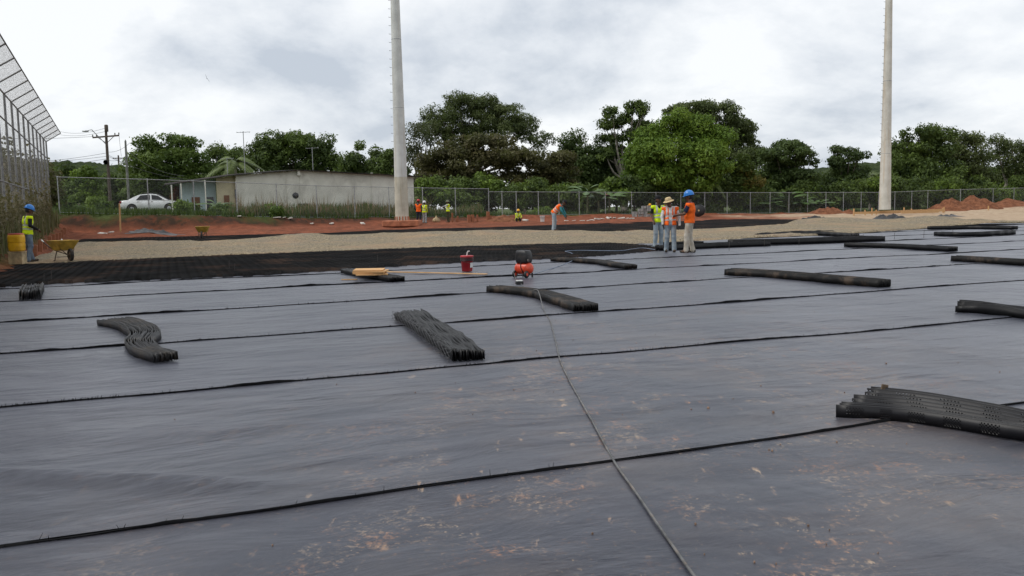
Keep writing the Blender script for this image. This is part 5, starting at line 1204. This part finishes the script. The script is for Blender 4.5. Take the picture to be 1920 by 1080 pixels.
# ------------------------------------------------------------------ foliage
def leaf_mat():
    t = NT('foliage'); c = t.node('ShaderNodeAttribute', attribute_name='col').outputs['Color']
    d = t.node('ShaderNodeBsdfPrincipled', {'Base Color': c, 'Roughness': .55, 'Specular IOR Level': .25})
    tr = t.node('ShaderNodeBsdfTranslucent', {'Color': t.mix(.35, c, (.16, .22, .03))})
    m = t.node('ShaderNodeMixShader', {0: .34}); t.l.new(d.outputs[0], m.inputs[1]); t.l.new(tr.outputs[0], m.inputs[2]); t.l.new(m.outputs[0], t.out.inputs[0]); return t.m
M_LEAF = leaf_mat()
M_BARK = mat('bark', (.10, .08, .062), .9, .3, 3, bump=.5, bd=.05); M_BARKP = mat('pale_bark', (.27, .24, .20), .9, .25, 3, bump=.4, bd=.04)
def leaves(cen, rad, n, size, c0, c1, rs, squash=.75, shell=.55, tint=None, aspect=.5):
    """leaf cards in clumps: cen (k,3), rad (k,) clump radii"""
    k = len(cen); w = rad ** 2; ci = rs.choice(k, n, p=w / w.sum())
    d = rs.normal(size=(n, 3)); d /= np.linalg.norm(d, axis=1)[:, None]
    r = rad[ci] * (shell + (1 - shell) * rs.rand(n)) ** .8 * np.where(rs.rand(n) < .16, rs.uniform(1.1, 1.6, n), 1.0)
    P = cen[ci] + d * r[:, None] * np.array([1, 1, squash])
    N = d * .7 + np.array([0, 0, .55]) + rs.normal(size=(n, 3)) * .55; N /= np.linalg.norm(N, axis=1)[:, None]
    T = np.cross(N, rs.normal(size=(n, 3))); T /= np.linalg.norm(T, axis=1)[:, None]; T[:, 2] -= .25; B_ = np.cross(N, T); B_ /= np.linalg.norm(B_, axis=1)[:, None]
    s = size * rs.uniform(.45, 1.4, n)[:, None]
    v = np.stack([P - T * s * .5, P + B_ * s * aspect * .5 + N * s * .06, P + T * s * .5, P - B_ * s * aspect * .5 + N * s * .06], 1).reshape(-1, 3)
    cv = np.clip(rs.rand(k)[ci] * .75 + rs.rand(n) * .45 - .1, 0, 1.15)
    col = np.array(c0)[None] * (1 - cv[:, None]) + np.array(c1)[None] * cv[:, None]
    if tint is not None:
        m = rs.rand(k)[ci] < tint[1]; col[m] = col[m] * .4 + np.array(tint[0]) * .6
    return v, np.arange(4 * n).reshape(-1, 4), np.repeat(col, 4, 0)
FPX = [960 + F * q.x / q.y for q in FENCE]
def tree(name, label, Y, puffs, n, size, c0, c1, seed, trunk=None, cs=1.0, bark=None, dy=None, squash=.75, tint=None, group=None, cat='tree', aspect=.5, fill=9, top_bias=.3):
    rs = np.random.RandomState(seed)
    if puffs[0][0] > 900: Y = max(Y, float(np.interp(puffs[0][0], FPX, FY)) + 4.5)
    sc = Y / F
    cen, rad, main = [], [], []
    for (px, py, rx, ry) in puffs:
        c = np.array(D(px, py, Y + rs.uniform(-1.2, 1.2))); R3 = np.array([rx * sc, (dy or rx * .8) * sc if not dy else dy, ry * sc]); main.append(c)
        m = max(4, int(fill * R3[0] * R3[2] / (cs * cs)))
        for _ in range(m):
            d = rs.normal(size=3); d /= np.linalg.norm(d)
            if rs.rand() < top_bias: d[2] = abs(d[2])
            q = c + d * R3 * rs.uniform(.45, 1.08); cen.append(q); rad.append(cs * rs.choice([.35, .6, .85, 1.2]) * rs.uniform(.8, 1.15))
    cen, rad = np.array(cen), np.array(rad)
    px, pyb = trunk or (np.mean([p[0] for p in puffs]), 396)
    X_ = D(px, pyb, Y).x; zb = tz(X_, Y); base = Vector((X_, Y, zb))
    root = empty(name, base, 0, label, cat, group)
    v, f, col = leaves(cen - np.array(base), rad, int(n * 1.55), size * .78, c0, c1, rs, squash, tint=tint, aspect=aspect)
    np_mesh('crown', v, f, M_LEAF, root, attrs={'col': col})
    mb = MB(); zc = np.mean([m[2] for m in main]); H_ = max(1.5, (zc - zb)); r0 = .035 * H_ + .06
    fork = Vector((rs.normal(0, .02) * H_, 0, H_ * .42))
    mb.tube(spline([(0, 0, -.5), fork * .5 + Vector((rs.normal(0, .03) * H_, 0, 0)), fork], 4), [r0 * (1.25 - .6 * i / 8) for i in range(9)], 9)
    for m in main:
        e = Vector(m) - base; mid = fork * .45 + e * .55 + Vector((0, 0, -.08 * H_))
        pts_ = spline([fork, mid, e], 3); mb.tube(pts_, [max(.03, r0 * (.5 - .42 * i / 6)) for i in range(7)], 6)
        for _ in range(2):
            q = cen[rs.randint(len(cen))] - np.array(base); q = Vector(q)
            if (q - e).length < 4.5: mb.tube([mid, (mid + q) / 2 + Vector((0, 0, .15)), q], [r0 * .22, r0 * .15, .02], 5)
    mb.build('trunk', bark or M_BARK, root)
    return root
LF = 1.32
def lf(*c): return tuple(q * LF for q in c)
DK0, DK1 = lf(.020, .036, .012), lf(.066, .098, .026)
MG0, MG1 = lf(.036, .066, .014), lf(.105, .150, .032)
BR0, BR1 = lf(.055, .105, .013), lf(.145, .215, .030)
OL0, OL1 = lf(.034, .036, .015), lf(.095, .088, .034)
LC0, LC1 = lf(.036, .052, .018), lf(.105, .128, .046)
tree('spreading_tree', 'broad spreading tree with layered bright foliage behind the utility poles', 98, [(300, 292, 40, 20), (338, 270, 36, 18), (272, 318, 34, 22), (330, 305, 55, 24), (365, 325, 34, 22), (300, 340, 50, 24), (355, 295, 30, 14), (345, 350, 45, 25), (290, 365, 50, 22), (270, 270, 20, 10)], 26000, .42, MG0, MG1, 1, (320, 396), 1.0, squash=.55)
tree('dome_tree', 'dense dark dome-shaped tree behind the house roof', 112, [(545, 268, 45, 18), (505, 278, 32, 20), (590, 278, 34, 20), (612, 300, 24, 20), (540, 298, 70, 22), (485, 305, 28, 18), (560, 322, 75, 16), (635, 318, 14, 14)], 26000, .45, DK0, MG1, 2, (560, 396), 1.1)
tree('leafy_tree', 'rounded mid-green tree between the dome-shaped tree and the palm', 120, [(410, 295, 28, 20), (445, 300, 30, 20), (395, 325, 32, 22), (430, 335, 40, 20)], 9000, .45, DK0, MG1, 3, (420, 396), 1.0)
tree('slender_tree', 'slender tree with separate tufts of leaves beside the grey mast', 104, [(672, 280, 9, 9), (668, 297, 12, 8), (703, 288, 8, 8), (700, 303, 10, 8), (650, 306, 16, 10), (722, 296, 9, 9), (680, 318, 28, 14), (650, 325, 24, 12), (718, 318, 24, 18), (735, 300, 14, 24), (690, 340, 40, 15), (740, 340, 30, 25)], 15000, .42, DK0, MG1, 4, (690, 396), .8)
tree('lacy_tree', 'tallest lacy tree with feathery drooping foliage behind the brownish tree', 114, [(862, 196, 36, 20), (905, 196, 34, 18), (828, 222, 34, 18), (948, 214, 36, 18), (985, 240, 34, 18), (880, 226, 60, 22), (1015, 262, 26, 16), (805, 240, 22, 16), (940, 245, 50, 20), (850, 250, 45, 20)], 30000, .42, LC0, LC1, 5, (890, 396), .9, squash=.6, aspect=.35)
tree('brownish_tree', 'wide dark olive-brown tree with flat layered tiers by the house end', 96, [(870, 272, 50, 16), (915, 276, 50, 18), (835, 296, 45, 18), (960, 300, 58, 20), (890, 312, 80, 22), (1010, 316, 55, 20), (1050, 306, 30, 22), (840, 340, 66, 24), (940, 345, 85, 26), (1040, 345, 50, 26), (805, 318, 30, 20), (800, 365, 34, 26), (900, 378, 100, 18), (1020, 375, 60, 18)], 46000, .42, OL0, OL1, 6, (905, 398), .95, squash=.5, tint=((.075, .060, .022), .35), top_bias=.6)
tree('greyish_tree', 'thin half-bare grey-twigged tree beside the mast', 103, [(778, 245, 14, 14), (800, 262, 20, 14), (772, 285, 18, 18), (812, 245, 16, 12), (790, 305, 24, 16)], 2600, .36, LC0, (.10, .10, .06), 7, (790, 398), .9, bark=M_BARKP)
tree('dark_leafy_tree', 'dark leafy tree filling the gap beside the brownish tree', 108, [(1075, 285, 18, 18), (1095, 305, 34, 26), (1130, 300, 34, 30), (1160, 305, 34, 30), (1110, 340, 50, 28), (1150, 345, 45, 28), (1075, 335, 30, 30), (1060, 268, 9, 9), (1084, 262, 8, 8)], 20000, .45, DK0, DK1, 8, (1115, 396), 1.0)
tree('open_tree', 'tall open-crowned dark tree with gaps showing the sky', 106, [(1148, 212, 14, 8), (1188, 204, 18, 9), (1166, 228, 18, 9), (1204, 216, 12, 9), (1136, 234, 13, 6), (1198, 238, 18, 11), (1142, 262, 16, 9), (1180, 258, 18, 10), (1152, 282, 20, 12), (1210, 262, 14, 10), (1135, 290, 14, 9)], 10000, .40, DK0, MG1, 9, (1170, 396), .75, bark=M_BARKP)
tree('mango_tree', 'big bright green mango tree with a full rounded crown', 88, [(1265, 236, 42, 20), (1308, 250, 40, 24), (1222, 260, 36, 22), (1200, 292, 34, 24), (1250, 290, 60, 30), (1318, 296, 48, 30), (1345, 270, 26, 22), (1230, 330, 56, 28), (1290, 335, 55, 28), (1190, 322, 22, 20), (1215, 358, 36, 18), (1285, 365, 40, 18), (1340, 325, 28, 24)], 44000, .40, BR0, BR1, 10, (1268, 398), .9, squash=.8)
tree('wide_dome_tree', 'wide grey-green dome tree rising behind the mango', 113, [(1295, 206, 40, 14), (1340, 212, 42, 17), (1378, 238, 34, 20), (1400, 270, 26, 22), (1262, 212, 22, 12), (1360, 255, 50, 24), (1412, 298, 20, 18), (1385, 300, 40, 22)], 24000, .42, LC0, LC1, 11, (1350, 396), 1.0, squash=.6)
tree('yellowish_tree', 'lower yellow-green tree between the mango and the dark round tree', 92, [(1390, 318, 24, 22), (1408, 342, 24, 20), (1375, 348, 24, 20), (1400, 372, 34, 18), (1350, 372, 20, 16)], 9000, .40, MG0, (.13, .16, .03), 12, (1392, 398), .8, tint=((.20, .13, .03), .06))
tree('dark_round_tree', 'dark tree with tiers of drooping leaves and a flat top', 96, [(1482, 274, 34, 10), (1503, 290, 26, 10), (1456, 294, 28, 14), (1486, 312, 46, 16), (1465, 335, 42, 18), (1505, 335, 26, 16), (1480, 360, 50, 18), (1440, 365, 30, 18)], 18000, .42, DK0, DK1, 13, (1478, 398), .85, squash=.5, top_bias=.6)
tree('ragged_tree', 'small ragged dark tree with a tuft at the top', 99, [(1570, 284, 10, 10), (1594, 284, 22, 8), (1608, 294, 14, 8), (1574, 304, 20, 11), (1592, 318, 28, 12), (1580, 338, 34, 16), (1585, 362, 42, 18), (1545, 360, 26, 18)], 12000, .40, DK0, DK1, 14, (1582, 398), .75, squash=.6)
tree('tall_dense_tree', 'tall dense tree just past the rust-streaked mast', 108, [(1700, 250, 18, 9), (1732, 250, 34, 10), (1762, 258, 26, 14), (1705, 278, 36, 20), (1748, 285, 48, 26), (1695, 312, 34, 26), (1745, 328, 60, 28), (1690, 350, 40, 24), (1750, 360, 60, 22)], 26000, .45, DK0, MG1, 15, (1715, 398), 1.0)
tree('airy_tree', 'airy grey-green tree beside the tall dense tree', 112, [(1800, 262, 26, 12), (1828, 268, 22, 12), (1790, 288, 30, 18), (1825, 300, 32, 20), (1805, 325, 40, 22), (1840, 335, 30, 22)], 11000, .40, LC0, LC1, 16, (1832, 394), .85, bark=M_BARKP)
tree('twiggy_tree', 'half-bare twiggy tree above the bright shrubs by the far fence end', 118, [(1868, 268, 26, 10), (1898, 278, 24, 14), (1880, 295, 34, 16), (1920, 300, 20, 18), (1905, 318, 34, 18), (1935, 285, 20, 16)], 8000, .38, DK0, LC1, 17, (1885, 390), .8, bark=M_BARKP)
tree('bright_bush_tree', 'bright green low tree behind the largest dirt heap', 124, [(1870, 335, 30, 16), (1905, 335, 30, 18), (1890, 352, 45, 16), (1850, 352, 25, 14), (1940, 345, 30, 20)], 9000, .42, MG0, BR1, 18, (1880, 388), .9)
tree('conical_tree', 'small bright conical tree by the road beyond the fence', 92, [(167, 318, 10, 10), (165, 335, 18, 12), (168, 355, 24, 14), (165, 378, 28, 14)], 7000, .38, MG0, BR1, 19, (166, 397), .7)
tree('roadside_tree', 'dim green tree beyond the corner of the net fence', 105, [(125, 325, 22, 16), (118, 350, 22, 20), (138, 360, 22, 20), (120, 380, 26, 16), (95, 345, 30, 24), (70, 340, 30, 26), (70, 370, 36, 22)], 11000, .42, DK0, MG1, 20, (122, 397), .9)
tree('pole_side_tree', 'bushy tree standing behind the brown utility pole', 110, [(215, 345, 22, 16), (240, 352, 24, 18), (205, 372, 24, 18), (235, 378, 30, 16), (258, 372, 24, 18)], 9000, .42, DK0, MG1, 21, (228, 397), .9)
# the farther belt of trees closing the gaps
for k, (px, top, w, lab) in enumerate(((640, 318, 60, 'hazy low tree far behind the house roof'), (740, 312, 55, 'hazy tree far behind the grey mast'), (1060, 312, 60, 'hazy tree far behind the dark leafy tree'), (1430, 322, 50, 'hazy tree far behind the yellow-green tree'), (1535, 328, 50, 'hazy low tree far between the flat-topped and ragged trees'), (1630, 330, 50, 'hazy low tree far behind the rust-streaked mast'), (1860, 312, 55, 'hazy tree far behind the twiggy tree'))):
    tree('far_tree', lab, 132, [(px, top + 16, w * .55, 14), (px - w * .4, top + 26, w * .4, 14), (px + w * .4, top + 24, w * .4, 14), (px, top + 42, w, 20), (px, top + 62, w, 18)], 6500, .5, (.026, .045, .020), (.085, .115, .045), 60 + k, (px, 394), 1.1)
# trees standing behind the tall net fence
for k, (px, Y, pf) in enumerate(((-10, 62, [(-10, 330, 60, 40), (-40, 300, 50, 40), (30, 345, 50, 40), (-10, 390, 60, 40)]), (60, 72, [(45, 330, 36, 26), (75, 340, 30, 26), (60, 375, 50, 30), (20, 380, 50, 30)]), (-80, 48, [(-60, 330, 70, 50), (-20, 390, 60, 50), (-100, 380, 80, 60)]))):
    tree('fence_side_tree', ('dull green tree whose crown shows through the netting above the worker', 'dull green tree showing through the far end of the netting', 'dark tree close behind the near end of the netting')[k], Y, pf, 9000, .40, (.05, .045, .018), (.10, .085, .035), 30 + k, (px, 402), .9)
# undergrowth behind the low fence: one shrub after another
rs = np.random.RandomState(77)
shr = [(px, 88) for px in range(800, 1980, 40)]
for k, (px, Y) in enumerate(shr):
    px = px + rs.randint(-10, 10); yb = 366 + rs.randint(-12, 8)
    tree('shrub', 'dense green shrub of the undergrowth right behind the low chain-link fence', Y + rs.uniform(-2, 4), [(px, yb, 26 + rs.randint(0, 8), 18), (px + rs.randint(-14, 14), yb + 14, 30, 16), (px + rs.randint(-18, 18), yb - rs.randint(4, 18), 15, 12)], 3600, .40, DK0, MG1 if k % 3 else BR1, 100 + k, (px, 400), .75, group='undergrowth behind the low fence', cat='shrub')
for k, (px, py, Y, rx, ry, lab) in enumerate(((1012, 403, 73, 12, 7, 'small bright bush beside the white bucket'), (1026, 400, 76, 11, 9, 'taller bright bush behind the white bucket'), (985, 408, 70.5, 9, 5, 'low dark weedy bush next to the crouching worker'), (1035, 388, 90, 22, 14, 'round pale green bush behind the fence corner'), (190, 384, 66, 20, 10, 'leafy roadside bush in front of the utility pole'), (150, 392, 62, 18, 6, 'low leafy bush at the road edge near the net fence'), (345, 392, 64, 16, 7, 'low leafy bush in front of the car bonnet'), (415, 396, 62.5, 16, 9, 'leafy banana-like bush at the corner of the cream wall'), (510, 398, 62.5, 14, 8, 'rounded green bush in front of the grey wall'), (335, 372, 74, 9, 16, 'reddish-leaved bush by the porch post'))):
    c0, c1 = (MG0, BR1) if k != 9 else ((.16, .05, .02), (.28, .10, .035))
    tree('bush', lab, Y, [(px, py, rx, ry), (px + rx * .4, py + ry * .3, rx * .6, ry * .7)], 2600, .26, c0, c1, 300 + k, (px, 405), .45, cat='bush')

# ------------------------------------------------------------------ palms and banana plants
M_PALM = mat('palm_leaf', (.095, .13, .025), .5, .25, 1.5, col2=(.05, .075, .018)); M_PALMY = mat('palm_leaf_yellow', (.125, .165, .035), .5, .25, 1.5, col2=(.06, .09, .02)); M_BAN = mat('banana_leaf', (.085, .15, .03), .45, .25, 1.2, col2=(.045, .085, .018)); M_DRYL = mat('dry_leaf', (.30, .14, .09), .7, .3, 2); M_STEM = mat('banana_stem', (.12, .12, .05), .7, .3, 2)
def palm(label, px, pyc, pyb, Y, n, L, seed, mtl, droop=1.0):
    rs = np.random.RandomState(seed); c = D(px, pyc, Y); b = Vector((c.x, c.y, tz(c.x, c.y))); r = empty('palm_tree', b, 0, label, 'palm tree'); h = c.z - b.z
    MB().tube(spline([(0, 0, -.4), (.1, 0, h * .5), (0, 0, h)], 5), [.2 - .008 * i for i in range(11)], 10).build('trunk', M_BARKP, r)
    for k in range(n):
        an = 2 * math.pi * k / n + rs.uniform(-.2, .2); el = rs.uniform(.15, 1.25); l = L * rs.uniform(.8, 1.1)
        d = Vector((math.cos(an), math.sin(an), 0)); P = []
        for i in range(11):
            t = i / 10; P.append(Vector((0, 0, h)) + d * l * (t * math.cos(el) + .25 * t * t) + Vector((0, 0, l * (t * math.sin(el) - droop * .75 * t * t * (1.1 + .3 * math.cos(el))))))
        v, f = [], []
        for i in range(10):
            for q in range(3):
                t = (i + q / 3) / 10; p0 = P[i] + (P[i + 1] - P[i]) * (q / 3); tg = (P[i + 1] - P[i]).normalized(); sd_ = tg.cross(Vector((0, 0, 1))).normalized()
                ll = l * .24 * math.sin(math.pi * min(1, t * .9 + .12)) + .05
                for s in (-1, 1):
                    e = p0 + sd_ * s * ll * .8 + tg * ll * .45 - Vector((0, 0, ll * .5)); w = tg * .055; k0 = len(v); m_ = (p0 + e) / 2 + Vector((0, 0, .05))
                    v += [p0 - w * .5, p0 + w * .5, m_ + w, e, m_ - w]; f += [(k0, k0 + 1, k0 + 2, k0 + 4), (k0 + 4, k0 + 2, k0 + 3, k0 + 3)]
        mb = MB(); mb.add(v, [q if q[2] != q[3] else q[:3] for q in f]); mb.tube(P, [.035 - .0028 * i for i in range(11)], 5, cap=False); mb.build('frond', mtl, r)
palm('yellow-green coconut palm with arching fronds above the house roof', 440, 308, 395, 84, 15, 3.6, 5, M_PALMY)
palm('slim palm with hanging fronds in front of the mango tree', 1328, 338, 400, 90, 11, 2.6, 6, M_PALMY, 1.5)
palm('small far palm beside the rust-streaked mast', 1632, 330, 396, 112, 11, 3.2, 7, M_PALM, 1.2)
def banana(label, px, py0, Y, n, h, seed, dry=False):
    if px > 900: Y = float(np.interp(px, FPX, FY)) + 1.8
    rs = np.random.RandomState(seed); X_ = D(px, 400, Y).x; b = Vector((X_, Y, tz(X_, Y))); r = empty('banana_plant', b, rs.uniform(0, 6), label, 'banana plant')
    zc = max(.6, D(px, py0, Y).z - b.z - h * .62)
    MB().tube([(0, 0, -.3), (.03, 0, zc * .5), (0, 0, zc)], [.13, .11, .08], 9).build('stem', M_STEM, r)
    for k in range(n):
        an = 2 * math.pi * k / n + rs.uniform(-.35, .35); el = rs.uniform(.55, 1.35); l = h * rs.uniform(.75, 1.1); d = Vector((math.cos(an), math.sin(an), 0)); sd_ = Vector((-d.y, d.x, 0)); secs = []
        for i in range(9):
            t = i / 8; p = Vector((0, 0, zc - .05)) + d * l * (t * math.cos(el) + .3 * t * t) + Vector((0, 0, l * (t * math.sin(el) - .55 * t * t))); w = l * .14 * math.sin(math.pi * min(1, .06 + t * .94)) ** .6 * (0.12 if t < .12 else 1)
            fl_ = .35 * w + .03 * math.sin(9 * t + k)
            secs.append([p + sd_ * w + Vector((0, 0, -fl_)), p + sd_ * w * .5 + Vector((0, 0, -.1 * w)), p + Vector((0, 0, .02)), p - sd_ * w * .5 + Vector((0, 0, -.1 * w)), p - sd_ * w + Vector((0, 0, -fl_))])
        MB().loft(secs, closed=False, smooth=True).build('leaf', M_DRYL if dry and k == 0 else M_BAN, r)
for k, (px, py, Y, n, h, lab, dry) in enumerate(((1102, 334, 92, 8, 2.6, 'tall banana plant with one upright new leaf behind the fence', False), (1143, 346, 93, 7, 2.3, 'banana plant with a dried reddish hanging leaf', True), (1122, 352, 95, 7, 2.0, 'short banana plant between the upright-leaved one and the dry-leaved one', False), (1445, 362, 99, 7, 2.2, 'banana plant in front of the yellowish tree', False), (1478, 344, 103, 9, 2.8, 'tallest banana plant in front of the dark flat-topped tree', False), (1500, 358, 101, 8, 2.4, 'banana plant with broad drooping leaves beside the tallest one', False), (1530, 366, 104, 7, 2.2, 'low banana plant in front of the ragged tree', False), (1456, 390, 99, 8, 1.2, 'young banana sprout at the foot of the fence', False), (407, 384, 64, 8, 1.5, 'small banana plant in front of the cream house wall', False))):
    banana(lab, px, py, Y, n, h, 400 + k, dry)

# ------------------------------------------------------------------ weeds behind the fence on the bank
def blades(name, label, spots, hmin, hmax, cols, seed, wid=.03, tip=None):
    rs = np.random.RandomState(seed); n = len(spots); P = np.array(spots)
    hgt = rs.uniform(hmin, hmax, n) * P[:, 3]; an = rs.uniform(0, 6.28, n); ln_ = rs.normal(0, .22, n)
    sx_, sy_ = np.cos(an) * wid * P[:, 3], np.sin(an) * wid * P[:, 3]; lx, ly = ln_ * hgt * np.sin(an), -ln_ * hgt * np.cos(an)
    b = P[:, :3]; Zv = np.zeros(n)
    v = np.stack([b - np.stack([sx_, sy_, Zv], 1), b + np.stack([sx_, sy_, Zv], 1), b + np.stack([sx_ * .9 + lx * .4, sy_ * .9 + ly * .4, hgt * .6], 1), b + np.stack([lx, ly, hgt], 1), b + np.stack([-sx_ * .9 + lx * .4, -sy_ * .9 + ly * .4, hgt * .6], 1)], 1).reshape(-1, 3)
    q = np.arange(n) * 5; f = np.concatenate([np.stack([q, q + 1, q + 2, q + 4], 1), np.stack([q + 4, q + 2, q + 3, q + 3], 1)])
    tri = f[n:][:, :3]; c = np.array(cols)[rs.randint(len(cols), size=n)] * rs.uniform(.7, 1.25, n)[:, None]
    col = np.repeat(c, 5, 0)
    if tip is not None:
        m = rs.rand(n) < tip[1]; i = np.where(m)[0]
        for o_ in (2, 3, 4): col[i * 5 + o_] = np.array(tip[0]) * rs.uniform(.7, 1.3, len(i))[:, None]
    fq = np.concatenate([f[:n], np.stack([q + 4, q + 2, q + 3, q + 3], 1)])
    me = bpy.data.meshes.new(name); me.from_pydata([tuple(p_) for p_ in v], [], [tuple(k) for k in f[:n].tolist()] + [tuple(k) for k in tri.tolist()]); me.materials.append(M_LEAF)
    at = me.attributes.new('col', 'FLOAT_COLOR', 'POINT'); at.data.foreach_set('color', np.concatenate([col, np.ones((len(col), 1))], 1).astype(np.float32).ravel()); me.update()
    return tag(link(bpy.data.objects.new(name, me)), label, 'weeds', kind='stuff')
rs = np.random.RandomState(5)
sp_w, sp_g = [], []
for _ in range(15000):
    px = rs.uniform(440, 905); t_ = rs.rand() ** 1.3; X_ = np.interp(px, [440, 905], [D(440, 400, 61).x, D(905, 400, 74.5).x]); yf_ = float(np.interp(X_, FX, FY)); Y_ = yf_ + .3 + t_ * 5.5
    X_ = X_ * Y_ / yf_; dens = .5 + vnoise(px * .03, Y_ * .3, 3)
    if rs.rand() < .35 + dens * .8: sp_w.append((X_, Y_, tz(X_, Y_) - .05, .55 + .55 * dens + .25 * t_))
blades('tall_weeds', 'tall green and dry reddish weeds growing along the grey wall', sp_w, .3, 1.15, [(.085, .125, .03), (.055, .09, .022), (.11, .135, .045), (.09, .095, .04)], 6, .035, ((.26, .17, .11), .22))
for _ in range(16000):
    px = rs.uniform(60, 2000); X_ = float(np.interp(px, [60, 452, 917, 1480, 2000], [D(60, 400, 56).x, FX[3], FX[6], FX[9], D(2000, 380, 140).x])); yf_ = float(np.interp(X_, FX, FY)); Y_ = yf_ + rs.uniform(-.7, 5) * (1 if px < 950 else 1.2); X2 = X_ * Y_ / yf_
    if px > 930 and Y_ < yf_ + .4: continue
    sp_g.append((X2, Y_, tz(X2, Y_) - .03, 1.0))
sp_d = []
for _ in range(800):
    px = rs.uniform(450, 790); X_ = np.interp(px, [440, 905], [D(440, 400, 61).x, D(905, 400, 74.5).x]); yf_ = float(np.interp(X_, FX, FY)); Y_ = yf_ + .5 + rs.rand() * 5
    if rs.rand() < .35 + vnoise(px * .05, 1.0, 8) * 1.2: sp_d.append((X_ * Y_ / yf_, Y_, tz(X_ * Y_ / yf_, Y_), 1.0))
blades('dry_stalks', 'sparse tall dry reddish seed stalks above the weeds by the grey wall', sp_d, 1.0, 2.1, [(.26, .18, .12), (.32, .23, .15), (.20, .15, .09)], 9, .020)
blades('grass', 'short grass along the top of the bank and behind the fence', sp_g, .12, .55, [(.05, .085, .02), (.08, .115, .03), (.035, .06, .015)], 7, .03)
sp_l = []
for _ in range(2600):
    Y_ = rs.uniform(20, 56); X_ = left_x(Y_) - rs.uniform(-.5, 3.0); sp_l.append((X_, Y_, tz(X_, Y_) - .03, 1.0))
blades('fence_weeds', 'dry olive weeds growing up behind the tall netting', sp_l, .3, 1.2, [(.15, .13, .065), (.18, .155, .09), (.10, .105, .045)], 8, .03)

# dry creeper hanging in the lower netting
rs = np.random.RandomState(12); n = 17000
yy = rs.uniform(16, 54.5, n); zt = np.interp(yy, [16, 54], [.4, 1.2]) + np.abs(rs.normal(0, .8, n)) * (1 + .8 * vnoise(yy * .8, yy * 0, 4)); xx = left_x(yy) + rs.normal(0, .04, n)
P = np.stack([xx, yy, zt], 1) - np.array(nf.location); T = rs.normal(size=(n, 3)); T /= np.linalg.norm(T, axis=1)[:, None]; B_ = np.cross(T, rs.normal(size=(n, 3))); B_ /= np.linalg.norm(B_, axis=1)[:, None]; s = rs.uniform(.05, .16, n)[:, None]
v = np.stack([P - T * s, P + B_ * s * .4, P + T * s, P - B_ * s * .4], 1).reshape(-1, 3); cv = rs.rand(n)[:, None]; c = np.array((.10, .085, .045)) * (1 - cv) + np.array((.22, .18, .11)) * cv
tag(np_mesh('dry_creeper', v, np.arange(4 * n).reshape(-1, 4), M_LEAF, nf, attrs={'col': np.repeat(c, 4, 0)}), kind='stuff')

# ------------------------------------------------------------------ hills far behind
def hill(name, pts, Y, mtl):
    v, f = [], []
    n = len(pts)
    for j, (dy, k) in enumerate(((0, 0.0), (60, .75), (140, 1.0), (260, .6))):
        for i, (px, py) in enumerate(pts):
            p = D(px, py, Y); zb = -2.0; v.append((p.x * (1 + dy / Y * .3), Y - 140 + dy, zb + (p.z - zb) * k + 1.8 * vnoise(i * 1.7, j * 2.1, 5)))
    return tag(np_mesh(name, v, grid_faces(n, 4), mtl, smooth=True), kind='structure')
t = NT('wooded_hill'); n_ = t.noise(t.pos(), .12, 8, .7)
t.bsdf(Base_Color=t.mix(t.step(n_, .35, .65), (.020, .034, .014), (.065, .085, .035)), Roughness=1.0, Specular_IOR_Level=.05, Normal=t.bump(n_, 1.0, 4.0)); 
def dense(P, k=14): return [(P[i][0] + (P[i + 1][0] - P[i][0]) * j / k, P[i][1] + (P[i + 1][1] - P[i][1]) * j / k + 5 * float(fbm(i * 3 + j * .7, 1.3, 8, 2))) for i in range(len(P) - 1) for j in range(k)]
hill('hill', dense([(-500, 330), (-200, 312), (0, 300), (110, 304), (180, 302), (240, 306), (330, 318), (500, 330), (800, 345)]), 620, t.m)
hill('hill', dense([(1250, 350), (1450, 322), (1540, 310), (1600, 306), (1660, 312), (1760, 322), (1900, 318), (2150, 320), (2500, 335)]), 560, t.m)
